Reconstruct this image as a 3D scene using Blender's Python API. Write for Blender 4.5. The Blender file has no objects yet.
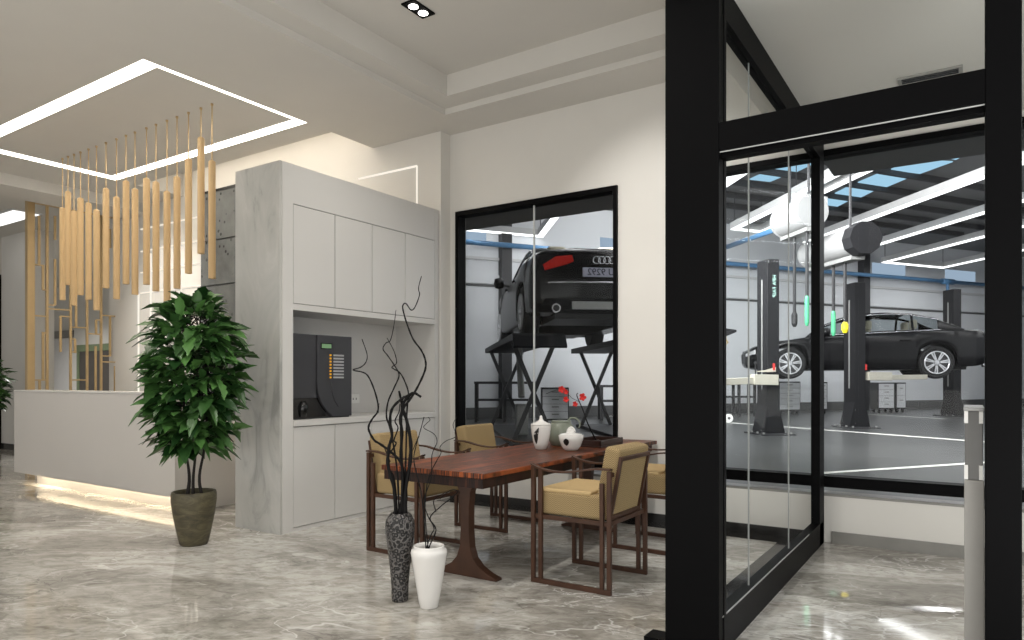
import bpy, bmesh, math, random
from mathutils import Vector, Matrix
R = random.Random(7)
C = bpy.context.scene.collection
sc = bpy.context.scene
F = 697.0
HOR = 380.0
CAMZ = 1.2
YAW = math.radians(33.4)
FW = Vector((-math.sin(YAW), math.cos(YAW), 0))
RT = Vector((math.cos(YAW), math.sin(YAW), 0))

def at(px, y, a):
    """point seen at (px, y) of the photo, at depth a in front of the camera"""
    t = (px - 512) / F
    p = FW * a + RT * (t * a)
    return Vector((p.x, p.y, CAMZ + (HOR - y) / F * a))

def on_y(px, y, Y):
    t = (px - 512) / F
    return at(px, y, Y / (FW.y + RT.y * t))

def on_x(px, y, X):
    t = (px - 512) / F
    return at(px, y, X / (FW.x + RT.x * t))

def on_z(px, y, z):
    return at(px, y, (z - CAMZ) * F / (HOR - y))

# ------------------------------------------------------------------ materials
def s2l(c):
    c = c / 255.0
    return c / 12.92 if c <= 0.04045 else ((c + 0.055) / 1.055) ** 2.4

def col(r, g, b):
    return (s2l(r), s2l(g), s2l(b), 1)

def mat(name, c, rough=0.5, metal=0.0, spec=0.5, noise=0.0, nscale=8.0, bump=0.0, stretch=None, coat=0.0):
    m = bpy.data.materials.new(name)
    m.use_nodes = True
    nt = m.node_tree
    b = nt.nodes['Principled BSDF']
    b.inputs['Base Color'].default_value = c
    b.inputs['Roughness'].default_value = rough
    b.inputs['Metallic'].default_value = metal
    b.inputs['Specular IOR Level'].default_value = spec
    b.inputs['Coat Weight'].default_value = coat
    tc = nt.nodes.new('ShaderNodeTexCoord')
    mp = nt.nodes.new('ShaderNodeMapping')
    if stretch:
        mp.inputs['Scale'].default_value = stretch
    nt.links.new(tc.outputs['Object'], mp.inputs['Vector'])
    n = nt.nodes.new('ShaderNodeTexNoise')
    n.inputs['Scale'].default_value = nscale
    n.inputs['Detail'].default_value = 5
    nt.links.new(mp.outputs['Vector'], n.inputs['Vector'])
    if noise > 0:
        r = nt.nodes.new('ShaderNodeValToRGB')
        k0, k1 = 1 - noise, 1 + noise
        r.color_ramp.elements[0].position = 0.3
        r.color_ramp.elements[1].position = 0.7
        r.color_ramp.elements[0].color = (c[0] * k0, c[1] * k0, c[2] * k0, 1)
        r.color_ramp.elements[1].color = (min(1, c[0] * k1), min(1, c[1] * k1), min(1, c[2] * k1), 1)
        nt.links.new(n.outputs['Fac'], r.inputs['Fac'])
        nt.links.new(r.outputs['Color'], b.inputs['Base Color'])
    if bump > 0:
        bm_ = nt.nodes.new('ShaderNodeBump')
        bm_.inputs['Strength'].default_value = bump
        bm_.inputs['Distance'].default_value = 0.01
        nt.links.new(n.outputs['Fac'], bm_.inputs['Height'])
        nt.links.new(bm_.outputs['Normal'], b.inputs['Normal'])
    return m

def emit(name, c, s):
    m = bpy.data.materials.new(name)
    m.use_nodes = True
    nt = m.node_tree
    nt.nodes.clear()
    o = nt.nodes.new('ShaderNodeOutputMaterial')
    e = nt.nodes.new('ShaderNodeEmission')
    e.inputs['Color'].default_value = c
    e.inputs['Strength'].default_value = s
    nt.links.new(e.outputs[0], o.inputs[0])
    return m

def glass(name, tint=(0.93, 0.95, 0.95, 1), refl=1.0):
    m = bpy.data.materials.new(name)
    m.use_nodes = True
    nt = m.node_tree
    nt.nodes.clear()
    o = nt.nodes.new('ShaderNodeOutputMaterial')
    mx = nt.nodes.new('ShaderNodeMixShader')
    tr = nt.nodes.new('ShaderNodeBsdfTransparent')
    tr.inputs['Color'].default_value = tint
    gl = nt.nodes.new('ShaderNodeBsdfGlossy')
    gl.inputs['Roughness'].default_value = 0.0
    fr = nt.nodes.new('ShaderNodeFresnel')
    fr.inputs['IOR'].default_value = 1.45
    mt = nt.nodes.new('ShaderNodeMath')
    mt.operation = 'MULTIPLY'
    mt.inputs[1].default_value = refl
    nt.links.new(fr.outputs[0], mt.inputs[0])
    nt.links.new(mt.outputs[0], mx.inputs[0])
    nt.links.new(tr.outputs[0], mx.inputs[1])
    nt.links.new(gl.outputs[0], mx.inputs[2])
    nt.links.new(mx.outputs[0], o.inputs[0])
    return m

def N(nt, t, **kw):
    n = nt.nodes.new(t)
    for k, v in kw.items():
        if k in n.inputs.keys():
            n.inputs[k].default_value = v
        else:
            setattr(n, k, v)
    return n

def ramp(nt, stops):
    r = nt.nodes.new('ShaderNodeValToRGB')
    els = r.color_ramp.elements
    while len(els) < len(stops):
        els.new(0.5)
    for e, (p, c) in zip(els, stops):
        e.position = p
        e.color = c
    return r

def marble_floor():
    m = bpy.data.materials.new('polished_grey_marble')
    m.use_nodes = True
    nt = m.node_tree
    L = nt.links.new
    b = nt.nodes['Principled BSDF']
    tc = N(nt, 'ShaderNodeTexCoord')
    mp = N(nt, 'ShaderNodeMapping')
    mp.inputs['Rotation'].default_value = (0, 0, math.radians(-25))
    L(tc.outputs['Object'], mp.inputs['Vector'])
    mp2 = N(nt, 'ShaderNodeMapping')
    mp2.inputs['Scale'].default_value = (0.75, 1.35, 1)
    L(mp.outputs['Vector'], mp2.inputs['Vector'])
    # broad clouds
    n1 = N(nt, 'ShaderNodeTexNoise', Scale=1.1, Detail=9.0, Roughness=0.62, Distortion=0.9)
    L(mp2.outputs['Vector'], n1.inputs['Vector'])
    r1 = ramp(nt, [(0.33, col(138, 134, 127)), (0.42, col(162, 158, 151)), (0.50, col(182, 179, 172)), (0.57, col(204, 202, 196)), (0.64, col(174, 169, 161)), (0.72, col(196, 194, 187))])
    L(n1.outputs['Fac'], r1.inputs['Fac'])
    # fine grain
    n2 = N(nt, 'ShaderNodeTexNoise', Scale=9.0, Detail=8.0, Roughness=0.7, Distortion=1.5)
    L(mp2.outputs['Vector'], n2.inputs['Vector'])
    r2 = ramp(nt, [(0.34, (0.66, 0.65, 0.63, 1)), (0.56, (1.08, 1.08, 1.08, 1))])
    L(n2.outputs['Fac'], r2.inputs['Fac'])
    mul = N(nt, 'ShaderNodeMix', data_type='RGBA', blend_type='MULTIPLY')
    mul.inputs[0].default_value = 1.0
    L(r1.outputs['Color'], mul.inputs[6])
    L(r2.outputs['Color'], mul.inputs[7])
    # white veins : ridge of a distorted noise
    prev = mul.outputs[2]
    for sc_, dist, wid, colr, amt, loc in ((0.7, 1.3, 0.011, (0.80, 0.79, 0.76, 1), 0.95, 3.1), (1.7, 1.8, 0.016, (0.72, 0.71, 0.68, 1), 0.8, 11.7), (1.1, 1.5, 0.008, (0.15, 0.14, 0.13, 1), 0.75, 23.0)):
        mv = N(nt, 'ShaderNodeMapping')
        mv.inputs['Location'].default_value = (loc, loc * 0.7, loc)
        L(mp2.outputs['Vector'], mv.inputs['Vector'])
        nv = N(nt, 'ShaderNodeTexNoise', Scale=sc_, Detail=5.0, Roughness=0.55, Distortion=dist)
        L(mv.outputs['Vector'], nv.inputs['Vector'])
        sub = N(nt, 'ShaderNodeMath', operation='SUBTRACT')
        sub.inputs[1].default_value = 0.5
        L(nv.outputs['Fac'], sub.inputs[0])
        ab = N(nt, 'ShaderNodeMath', operation='ABSOLUTE')
        L(sub.outputs[0], ab.inputs[0])
        rv = ramp(nt, [(0.0, (amt, amt, amt, 1)), (wid, (0, 0, 0, 1))])
        L(ab.outputs[0], rv.inputs['Fac'])
        # break the veins up
        nb = N(nt, 'ShaderNodeTexNoise', Scale=1.6, Detail=2.0)
        L(mv.outputs['Vector'], nb.inputs['Vector'])
        rb = ramp(nt, [(0.45, (0, 0, 0, 1)), (0.62, (1, 1, 1, 1))])
        L(nb.outputs['Fac'], rb.inputs['Fac'])
        mm = N(nt, 'ShaderNodeMath', operation='MULTIPLY')
        L(rv.outputs['Color'], mm.inputs[0])
        L(rb.outputs['Color'], mm.inputs[1])
        mx = N(nt, 'ShaderNodeMix', data_type='RGBA')
        L(mm.outputs[0], mx.inputs[0])
        L(prev, mx.inputs[6])
        mx.inputs[7].default_value = colr
        prev = mx.outputs[2]
    # crackled white veins
    nd = N(nt, 'ShaderNodeTexNoise', Scale=1.3, Detail=4.0, Roughness=0.6)
    L(mp2.outputs['Vector'], nd.inputs['Vector'])
    sc3 = N(nt, 'ShaderNodeVectorMath', operation='SCALE')
    sc3.inputs[3].default_value = 1.1
    L(nd.outputs['Color'], sc3.inputs[0])
    ad3 = N(nt, 'ShaderNodeVectorMath', operation='ADD')
    L(mp2.outputs['Vector'], ad3.inputs[0]); L(sc3.outputs[0], ad3.inputs[1])
    vo = N(nt, 'ShaderNodeTexVoronoi', Scale=1.35)
    vo.feature = 'DISTANCE_TO_EDGE'
    L(ad3.outputs[0], vo.inputs['Vector'])
    rvo = ramp(nt, [(0.0, (0.85, 0.85, 0.85, 1)), (0.012, (0, 0, 0, 1))])
    L(vo.outputs['Distance'], rvo.inputs['Fac'])
    nb2 = N(nt, 'ShaderNodeTexNoise', Scale=0.9, Detail=2.0)
    L(tc.outputs['Object'], nb2.inputs['Vector'])
    rb2 = ramp(nt, [(0.45, (0, 0, 0, 1)), (0.6, (1, 1, 1, 1))])
    L(nb2.outputs['Fac'], rb2.inputs['Fac'])
    mm2 = N(nt, 'ShaderNodeMath', operation='MULTIPLY')
    L(rvo.outputs['Color'], mm2.inputs[0]); L(rb2.outputs['Color'], mm2.inputs[1])
    mx3 = N(nt, 'ShaderNodeMix', data_type='RGBA')
    L(mm2.outputs[0], mx3.inputs[0]); L(prev, mx3.inputs[6])
    mx3.inputs[7].default_value = (0.82, 0.81, 0.78, 1)
    prev = mx3.outputs[2]
    vc = N(nt, 'ShaderNodeTexVoronoi', Scale=0.8)
    L(ad3.outputs[0], vc.inputs['Vector'])
    sx_ = N(nt, 'ShaderNodeSeparateColor')
    L(vc.outputs['Color'], sx_.inputs[0])
    rc_ = ramp(nt, [(0.0, (0.66, 0.65, 0.63, 1)), (0.5, (0.95, 0.94, 0.93, 1)), (1.0, (1.14, 1.14, 1.14, 1))])
    L(sx_.outputs[0], rc_.inputs['Fac'])
    mc = N(nt, 'ShaderNodeMix', data_type='RGBA', blend_type='MULTIPLY')
    mc.inputs[0].default_value = 1.0
    L(prev, mc.inputs[6]); L(rc_.outputs['Color'], mc.inputs[7])
    prev = mc.outputs[2]
    # tile joints
    br = N(nt, 'ShaderNodeTexBrick', Scale=1.0)
    br.offset = 0.0
    br.inputs['Color1'].default_value = (1, 1, 1, 1)
    br.inputs['Color2'].default_value = (0.95, 0.95, 0.95, 1)
    br.inputs['Mortar'].default_value = (0.82, 0.82, 0.82, 1)
    br.inputs['Mortar Size'].default_value = 0.0018
    br.inputs['Brick Width'].default_value = 0.9
    br.inputs['Row Height'].default_value = 0.9
    L(tc.outputs['Object'], br.inputs['Vector'])
    mb = N(nt, 'ShaderNodeMix', data_type='RGBA', blend_type='MULTIPLY')
    mb.inputs[0].default_value = 1.0
    L(prev, mb.inputs[6])
    L(br.outputs['Color'], mb.inputs[7])
    L(mb.outputs[2], b.inputs['Base Color'])
    b.inputs['Roughness'].default_value = 0.07
    b.inputs['Specular IOR Level'].default_value = 0.5
    return m

def marble_panel():
    m = bpy.data.materials.new('pale_grey_marble_panel')
    m.use_nodes = True
    nt = m.node_tree
    L = nt.links.new
    b = nt.nodes['Principled BSDF']
    tc = N(nt, 'ShaderNodeTexCoord')
    mp = N(nt, 'ShaderNodeMapping')
    mp.inputs['Rotation'].default_value = (0, math.radians(35), 0)
    mp.inputs['Scale'].default_value = (2.2, 2.2, 0.9)
    L(tc.outputs['Object'], mp.inputs['Vector'])
    n1 = N(nt, 'ShaderNodeTexNoise', Scale=1.5, Detail=7.0, Roughness=0.6, Distortion=1.4)
    L(mp.outputs['Vector'], n1.inputs['Vector'])
    r1 = ramp(nt, [(0.32, col(150, 150, 146)), (0.45, col(178, 177, 172)), (0.6, col(186, 184, 179)), (0.75, col(198, 196, 191))])
    L(n1.outputs['Fac'], r1.inputs['Fac'])
    L(r1.outputs['Color'], b.inputs['Base Color'])
    b.inputs['Roughness'].default_value = 0.2
    return m

def stripes(name, c0, c1, scale, axis='X', rough=0.3, dist=2.0):
    m = bpy.data.materials.new(name)
    m.use_nodes = True
    nt = m.node_tree
    L = nt.links.new
    b = nt.nodes['Principled BSDF']
    tc = N(nt, 'ShaderNodeTexCoord')
    mp = N(nt, 'ShaderNodeMapping')
    st = {'X': (1, 0.06, 0.06), 'Y': (0.06, 1, 0.06), 'Z': (0.06, 0.06, 1)}[axis]
    mp.inputs['Scale'].default_value = st
    L(tc.outputs['Object'], mp.inputs['Vector'])
    n1 = N(nt, 'ShaderNodeTexNoise', Scale=scale, Detail=4.0, Roughness=0.65, Distortion=dist * 0.1)
    L(mp.outputs['Vector'], n1.inputs['Vector'])
    mid = tuple((a + d) / 2 for a, d in zip(c0, c1))
    r1 = ramp(nt, [(0.36, c0), (0.46, mid), (0.52, c0), (0.6, c1), (0.72, mid)])
    L(n1.outputs['Fac'], r1.inputs['Fac'])
    L(r1.outputs['Color'], b.inputs['Base Color'])
    b.inputs['Roughness'].default_value = rough
    b.inputs['Specular IOR Level'].default_value = 0.25
    return m

def herringbone(name, c0, c1):
    m = bpy.data.materials.new(name)
    m.use_nodes = True
    nt = m.node_tree
    L = nt.links.new
    b = nt.nodes['Principled BSDF']
    tc = N(nt, 'ShaderNodeTexCoord')
    sx = N(nt, 'ShaderNodeSeparateXYZ')
    L(tc.outputs['Object'], sx.inputs[0])
    # zigzag coordinate : z + pingpong(x+y)
    ad = N(nt, 'ShaderNodeMath', operation='ADD')
    L(sx.outputs[0], ad.inputs[0]); L(sx.outputs[1], ad.inputs[1])
    pp = N(nt, 'ShaderNodeMath', operation='PINGPONG')
    pp.inputs[1].default_value = 0.02
    L(ad.outputs[0], pp.inputs[0])
    ad2 = N(nt, 'ShaderNodeMath', operation='ADD')
    L(pp.outputs[0], ad2.inputs[0]); L(sx.outputs[2], ad2.inputs[1])
    sn = N(nt, 'ShaderNodeMath', operation='MULTIPLY')
    sn.inputs[1].default_value = 520.0
    L(ad2.outputs[0], sn.inputs[0])
    si = N(nt, 'ShaderNodeMath', operation='SINE')
    L(sn.outputs[0], si.inputs[0])
    ma = N(nt, 'ShaderNodeMapRange')
    ma.inputs[1].default_value = -1; ma.inputs[2].default_value = 1
    L(si.outputs[0], ma.inputs[0])
    mx = N(nt, 'ShaderNodeMix', data_type='RGBA')
    L(ma.outputs[0], mx.inputs[0])
    mx.inputs[6].default_value = c0
    mx.inputs[7].default_value = c1
    L(mx.outputs[2], b.inputs['Base Color'])
    b.inputs['Roughness'].default_value = 0.85
    b.inputs['Specular IOR Level'].default_value = 0.2
    return m

def concrete():
    m = bpy.data.materials.new('pitted_dark_concrete')
    m.use_nodes = True
    nt = m.node_tree
    L = nt.links.new
    b = nt.nodes['Principled BSDF']
    tc = N(nt, 'ShaderNodeTexCoord')
    n1 = N(nt, 'ShaderNodeTexNoise', Scale=2.5, Detail=8.0, Roughness=0.65)
    L(tc.outputs['Object'], n1.inputs['Vector'])
    r1 = ramp(nt, [(0.3, col(78, 80, 80)), (0.7, col(112, 115, 114))])
    L(n1.outputs['Fac'], r1.inputs['Fac'])
    v = N(nt, 'ShaderNodeTexVoronoi', Scale=9.0)
    L(tc.outputs['Object'], v.inputs['Vector'])
    r2 = ramp(nt, [(0.16, (0.12, 0.12, 0.12, 1)), (0.22, (1, 1, 1, 1))])
    L(v.outputs['Distance'], r2.inputs['Fac'])
    nn = N(nt, 'ShaderNodeTexNoise', Scale=2.0, Detail=2.0)
    L(tc.outputs['Object'], nn.inputs['Vector'])
    r3 = ramp(nt, [(0.40, (0, 0, 0, 1)), (0.46, (1, 1, 1, 1))])
    L(nn.outputs['Fac'], r3.inputs['Fac'])
    mx = N(nt, 'ShaderNodeMix', data_type='RGBA', blend_type='MULTIPLY')
    L(r3.outputs['Color'], mx.inputs[0])
    L(r1.outputs['Color'], mx.inputs[6]); L(r2.outputs['Color'], mx.inputs[7])
    L(mx.outputs[2], b.inputs['Base Color'])
    b.inputs['Roughness'].default_value = 0.75
    return m

def vase_pattern():
    m = bpy.data.materials.new('black_swirl_relief')
    m.use_nodes = True
    nt = m.node_tree
    L = nt.links.new
    b = nt.nodes['Principled BSDF']
    tc = N(nt, 'ShaderNodeTexCoord')
    v = N(nt, 'ShaderNodeTexVoronoi', Scale=40.0)
    L(tc.outputs['Object'], v.inputs['Vector'])
    w = N(nt, 'ShaderNodeMath', operation='MULTIPLY')
    w.inputs[1].default_value = 12.0
    L(v.outputs['Distance'], w.inputs[0])
    s = N(nt, 'ShaderNodeMath', operation='SINE')
    L(w.outputs[0], s.inputs[0])
    r = ramp(nt, [(0.35, col(16, 15, 15)), (0.85, col(98, 95, 93))])
    ms = N(nt, 'ShaderNodeMapRange')
    ms.inputs[1].default_value = -1; ms.inputs[2].default_value = 1
    L(s.outputs[0], ms.inputs[0])
    L(ms.outputs[0], r.inputs['Fac'])
    L(r.outputs['Color'], b.inputs['Base Color'])
    bp = N(nt, 'ShaderNodeBump', Strength=0.6, Distance=0.004)
    L(s.outputs[0], bp.inputs['Height'])
    L(bp.outputs['Normal'], b.inputs['Normal'])
    b.inputs['Roughness'].default_value = 0.35
    return m

def pot_mat():
    m = bpy.data.materials.new('olive_brown_stone_pot')
    m.use_nodes = True
    nt = m.node_tree
    L = nt.links.new
    b = nt.nodes['Principled BSDF']
    tc = N(nt, 'ShaderNodeTexCoord')
    mp = N(nt, 'ShaderNodeMapping')
    mp.inputs['Scale'].default_value = (1, 1, 3)
    mp.inputs['Rotation'].default_value = (0.2, 0.15, 0)
    L(tc.outputs['Object'], mp.inputs['Vector'])
    n1 = N(nt, 'ShaderNodeTexNoise', Scale=7.0, Detail=7.0, Roughness=0.65, Distortion=1.0)
    L(mp.outputs['Vector'], n1.inputs['Vector'])
    r1 = ramp(nt, [(0.3, col(46, 41, 29)), (0.5, col(76, 70, 50)), (0.62, col(92, 86, 62)), (0.75, col(74, 54, 38))])
    L(n1.outputs['Fac'], r1.inputs['Fac'])
    L(r1.outputs['Color'], b.inputs['Base Color'])
    b.inputs['Roughness'].default_value = 0.55
    return m

def leaf_mat(name, c0, c1):
    m = bpy.data.materials.new(name)
    m.use_nodes = True
    nt = m.node_tree
    L = nt.links.new
    b = nt.nodes['Principled BSDF']
    g = N(nt, 'ShaderNodeNewGeometry')
    mx = N(nt, 'ShaderNodeMix', data_type='RGBA')
    L(g.outputs['Random Per Island'], mx.inputs[0])
    mx.inputs[6].default_value = c0
    mx.inputs[7].default_value = c1
    L(mx.outputs[2], b.inputs['Base Color'])
    b.inputs['Roughness'].default_value = 0.35
    b.inputs['Subsurface Weight'].default_value = 0.0
    return m

M = {}
M['floor'] = marble_floor()
M['white_wall'] = mat('matt_white_plaster', col(214, 211, 205), 0.85, noise=0.015, nscale=3)
M['ceiling'] = mat('ceiling_paint', col(205, 202, 196), 0.9, noise=0.01, nscale=3)
M['marble'] = marble_panel()
M['cab'] = mat('satin_white_lacquer', col(204, 202, 198), 0.35, noise=0.008, nscale=2)
M['cab_gap'] = mat('shadow_gap_grey', col(120, 118, 115), 0.7, noise=0.02)
M['desk'] = mat('warm_white_desk_lacquer', col(196, 192, 187), 0.4, noise=0.01, nscale=2)
M['black'] = mat('black_powder_coated_metal', col(8, 8, 9), 0.5, spec=0.06, noise=0.06, nscale=30)
M['black_stone'] = mat('black_marble_border', col(40, 39, 38), 0.1, noise=0.35, nscale=4, stretch=(1, 3, 1))
M['base_grey'] = mat('grey_stone_skirting', col(132, 130, 125), 0.3, noise=0.1, nscale=5)
M['gold'] = mat('champagne_gold_metal', col(190, 164, 122), 0.4, metal=0.4, noise=0.03, nscale=10)
M['tube'] = mat('honey_oak_tube', col(196, 166, 122), 0.6, noise=0.05, nscale=12, stretch=(6, 6, 0.5))
M['concrete'] = concrete()
M['pot'] = pot_mat()
M['soil'] = mat('dark_potting_soil', col(66, 60, 50), 0.95, noise=0.3, nscale=40, bump=0.5)
M['stem'] = mat('dark_woody_stem', col(26, 20, 17), 0.8, noise=0.2, nscale=25)
M['leaf'] = leaf_mat('glossy_green_leaf', col(18, 50, 20), col(80, 122, 62))
M['bark'] = mat('black_dried_branch', col(12, 11, 11), 0.6, spec=0.2, noise=0.2, nscale=40)
M['black_vase'] = vase_pattern()
M['white_vase'] = mat('white_glazed_ceramic', col(226, 224, 220), 0.12, noise=0.01, coat=0.3)
M['wood'] = mat('dark_walnut_frame', col(72, 48, 35), 0.45, spec=0.3, noise=0.2, nscale=9, stretch=(1, 1, 1))
M['table'] = stripes('rosewood_stripes', col(20, 10, 7), col(150, 78, 40), 30.0, 'X', 0.38)
M['apron'] = stripes('dark_slatted_apron', col(12, 9, 8), col(66, 36, 24), 26.0, 'X', 0.5)
M['fabric'] = herringbone('tan_herringbone_fabric', col(122, 104, 74), col(176, 153, 112))
M['fabric_top'] = mat('tan_plain_fabric', col(190, 164, 120), 0.85, noise=0.04, nscale=60, spec=0.2)
M['coffee'] = mat('charcoal_plastic', col(48, 48, 51), 0.4, noise=0.03, nscale=30)
M['coffee_dark'] = mat('gloss_black_plastic', col(14, 14, 15), 0.15, noise=0.05)
M['lcd'] = emit('green_lcd', col(150, 190, 140), 0.55)
M['amber'] = emit('amber_lamp', col(235, 170, 50), 0.9)
M['key'] = mat('silver_key_plastic', col(168, 168, 170), 0.4, noise=0.02)
M['celadon'] = mat('celadon_glaze', col(128, 134, 120), 0.2, noise=0.05)
M['ink'] = mat('black_ink_glaze', col(20, 20, 20), 0.3, noise=0.05)
M['red'] = mat('red_petal', col(196, 30, 22), 0.6, noise=0.1, nscale=50)
M['tray'] = mat('dark_rosewood_tray', col(44, 24, 18), 0.35, noise=0.2, nscale=12)
M['led'] = emit('warm_white_led_strip', (1.0, 0.94, 0.84, 1), 5.5)
M['led_toe'] = emit('warm_led_toe_strip', (1.0, 0.86, 0.64, 1), 45.0)
M['led_seam'] = emit('warm_led_seam', (1.0, 0.93, 0.82, 1), 1.0)
M['lamp'] = emit('downlight_lamp', (1.0, 0.97, 0.92, 1), 8.0)
M['panel_lamp'] = emit('ceiling_panel_lamp', (1.0, 0.99, 0.97, 1), 1.6)
M['glass'] = glass('clear_glass', (0.96, 0.97, 0.97, 1), 0.008)
M['glass2'] = glass('window_glass', (0.92, 0.93, 0.93, 1), 0.22)
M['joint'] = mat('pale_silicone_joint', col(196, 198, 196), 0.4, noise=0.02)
M['steel'] = mat('brushed_steel', col(150, 150, 148), 0.35, metal=0.3, noise=0.05, nscale=20)
M['steel_light'] = mat('pale_grey_metal', col(150, 148, 143), 0.45, noise=0.04, nscale=15)
M['smoke'] = mat('smoked_dark_panel', col(74, 73, 68), 0.2, noise=0.08, nscale=8)
M['white_bracket'] = mat('white_bracket', col(238, 238, 234), 0.4, noise=0.01)
# garage
M['g_floor'] = mat('dark_grey_resin_floor', col(72, 73, 73), 0.32, spec=0.35, noise=0.08, nscale=1.5)
M['g_wall'] = mat('garage_white_cladding', col(214, 216, 219), 0.6, noise=0.03, nscale=1.0)
M['g_dado'] = mat('garage_dark_plinth', col(84, 84, 84), 0.6, noise=0.06)
M['g_ceil'] = mat('garage_grey_roof_deck', col(126, 126, 127), 0.7, noise=0.06, nscale=3, stretch=(1, 20, 1))
M['g_beam'] = mat('garage_dark_steel_beam', col(52, 52, 54), 0.6, noise=0.06)
M['g_line'] = mat('white_floor_paint', col(236, 236, 230), 0.5, noise=0.02)
M['g_post'] = mat('charcoal_lift_steel', col(34, 34, 36), 0.5, spec=0.2, noise=0.06, nscale=12)
M['g_arm'] = mat('cream_lift_arm', col(186, 182, 168), 0.5, noise=0.05)
M['g_drum'] = mat('drum_pale_grey', col(138, 138, 138), 0.55, noise=0.03)
M['g_light'] = emit('white_led_ring', (1, 1, 1, 1), 2.6)
M['g_light_side'] = mat('white_aluminium_housing', col(196, 196, 196), 0.4, noise=0.02)
M['g_sky'] = emit('daylit_sky_pane', col(176, 222, 250), 1.0)
M['g_pipe'] = mat('blue_painted_pipe', col(86, 130, 170), 0.4, noise=0.05)
M['g_bluereflect'] = emit('pale_blue_reflection_glow', col(186, 208, 232), 0.75)
M['g_hose'] = mat('black_rubber_hose', col(34, 34, 36), 0.6, noise=0.05)
M['g_green'] = mat('green_plastic', col(70, 160, 116), 0.4, noise=0.05)
M['g_yellow'] = mat('yellow_plastic', col(236, 214, 40), 0.4, noise=0.05)
M['g_text'] = mat('pale_green_lettering', col(168, 206, 196), 0.5, noise=0.01)
M['g_cabinet'] = mat('white_tool_cabinet', col(214, 215, 217), 0.4, noise=0.02)
M['g_frame'] = mat('dark_cabinet_frame', col(48, 48, 50), 0.5, noise=0.04)
M['car'] = mat('black_car_paint', col(17, 17, 19), 0.26, spec=0.3, noise=0.03, nscale=3, coat=0.0)
M['car_trim'] = mat('car_black_trim', col(24, 24, 25), 0.5, noise=0.05)
M['chrome'] = mat('chrome', col(214, 214, 218), 0.15, metal=0.8, noise=0.01)
M['tyre'] = mat('tyre_rubber', col(28, 28, 29), 0.8, noise=0.05)
M['rim'] = mat('silver_alloy', col(206, 207, 210), 0.25, metal=0.5, noise=0.02)
M['rim_dark'] = mat('brake_shadow_grey', col(40, 40, 42), 0.6, noise=0.05)
M['carglass'] = glass('car_window_glass', (0.66, 0.69, 0.70, 1), 0.10)
M['beige'] = mat('beige_leather', col(190, 182, 160), 0.5, noise=0.03)
M['tail'] = mat('red_tail_lens', col(190, 30, 24), 0.15, noise=0.1, coat=0.5)
M['plate'] = mat('grey_number_plate', col(172, 172, 190), 0.5, noise=0.02)
M['plate_ink'] = mat('number_plate_ink', col(34, 34, 48), 0.5, noise=0.02)
M['red_plastic'] = mat('red_plastic', col(196, 50, 46), 0.4, noise=0.05)
M['door_green'] = mat('sage_green_door_frame', col(116, 128, 100), 0.5, noise=0.04)
M['door_dark'] = mat('dark_door_panel', col(82, 78, 74), 0.3, noise=0.05)
M['white_door'] = mat('white_door_leaf', col(214, 213, 212), 0.5, noise=0.02)
M['socket'] = mat('white_socket_plastic', col(222, 221, 217), 0.4, noise=0.01)

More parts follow.
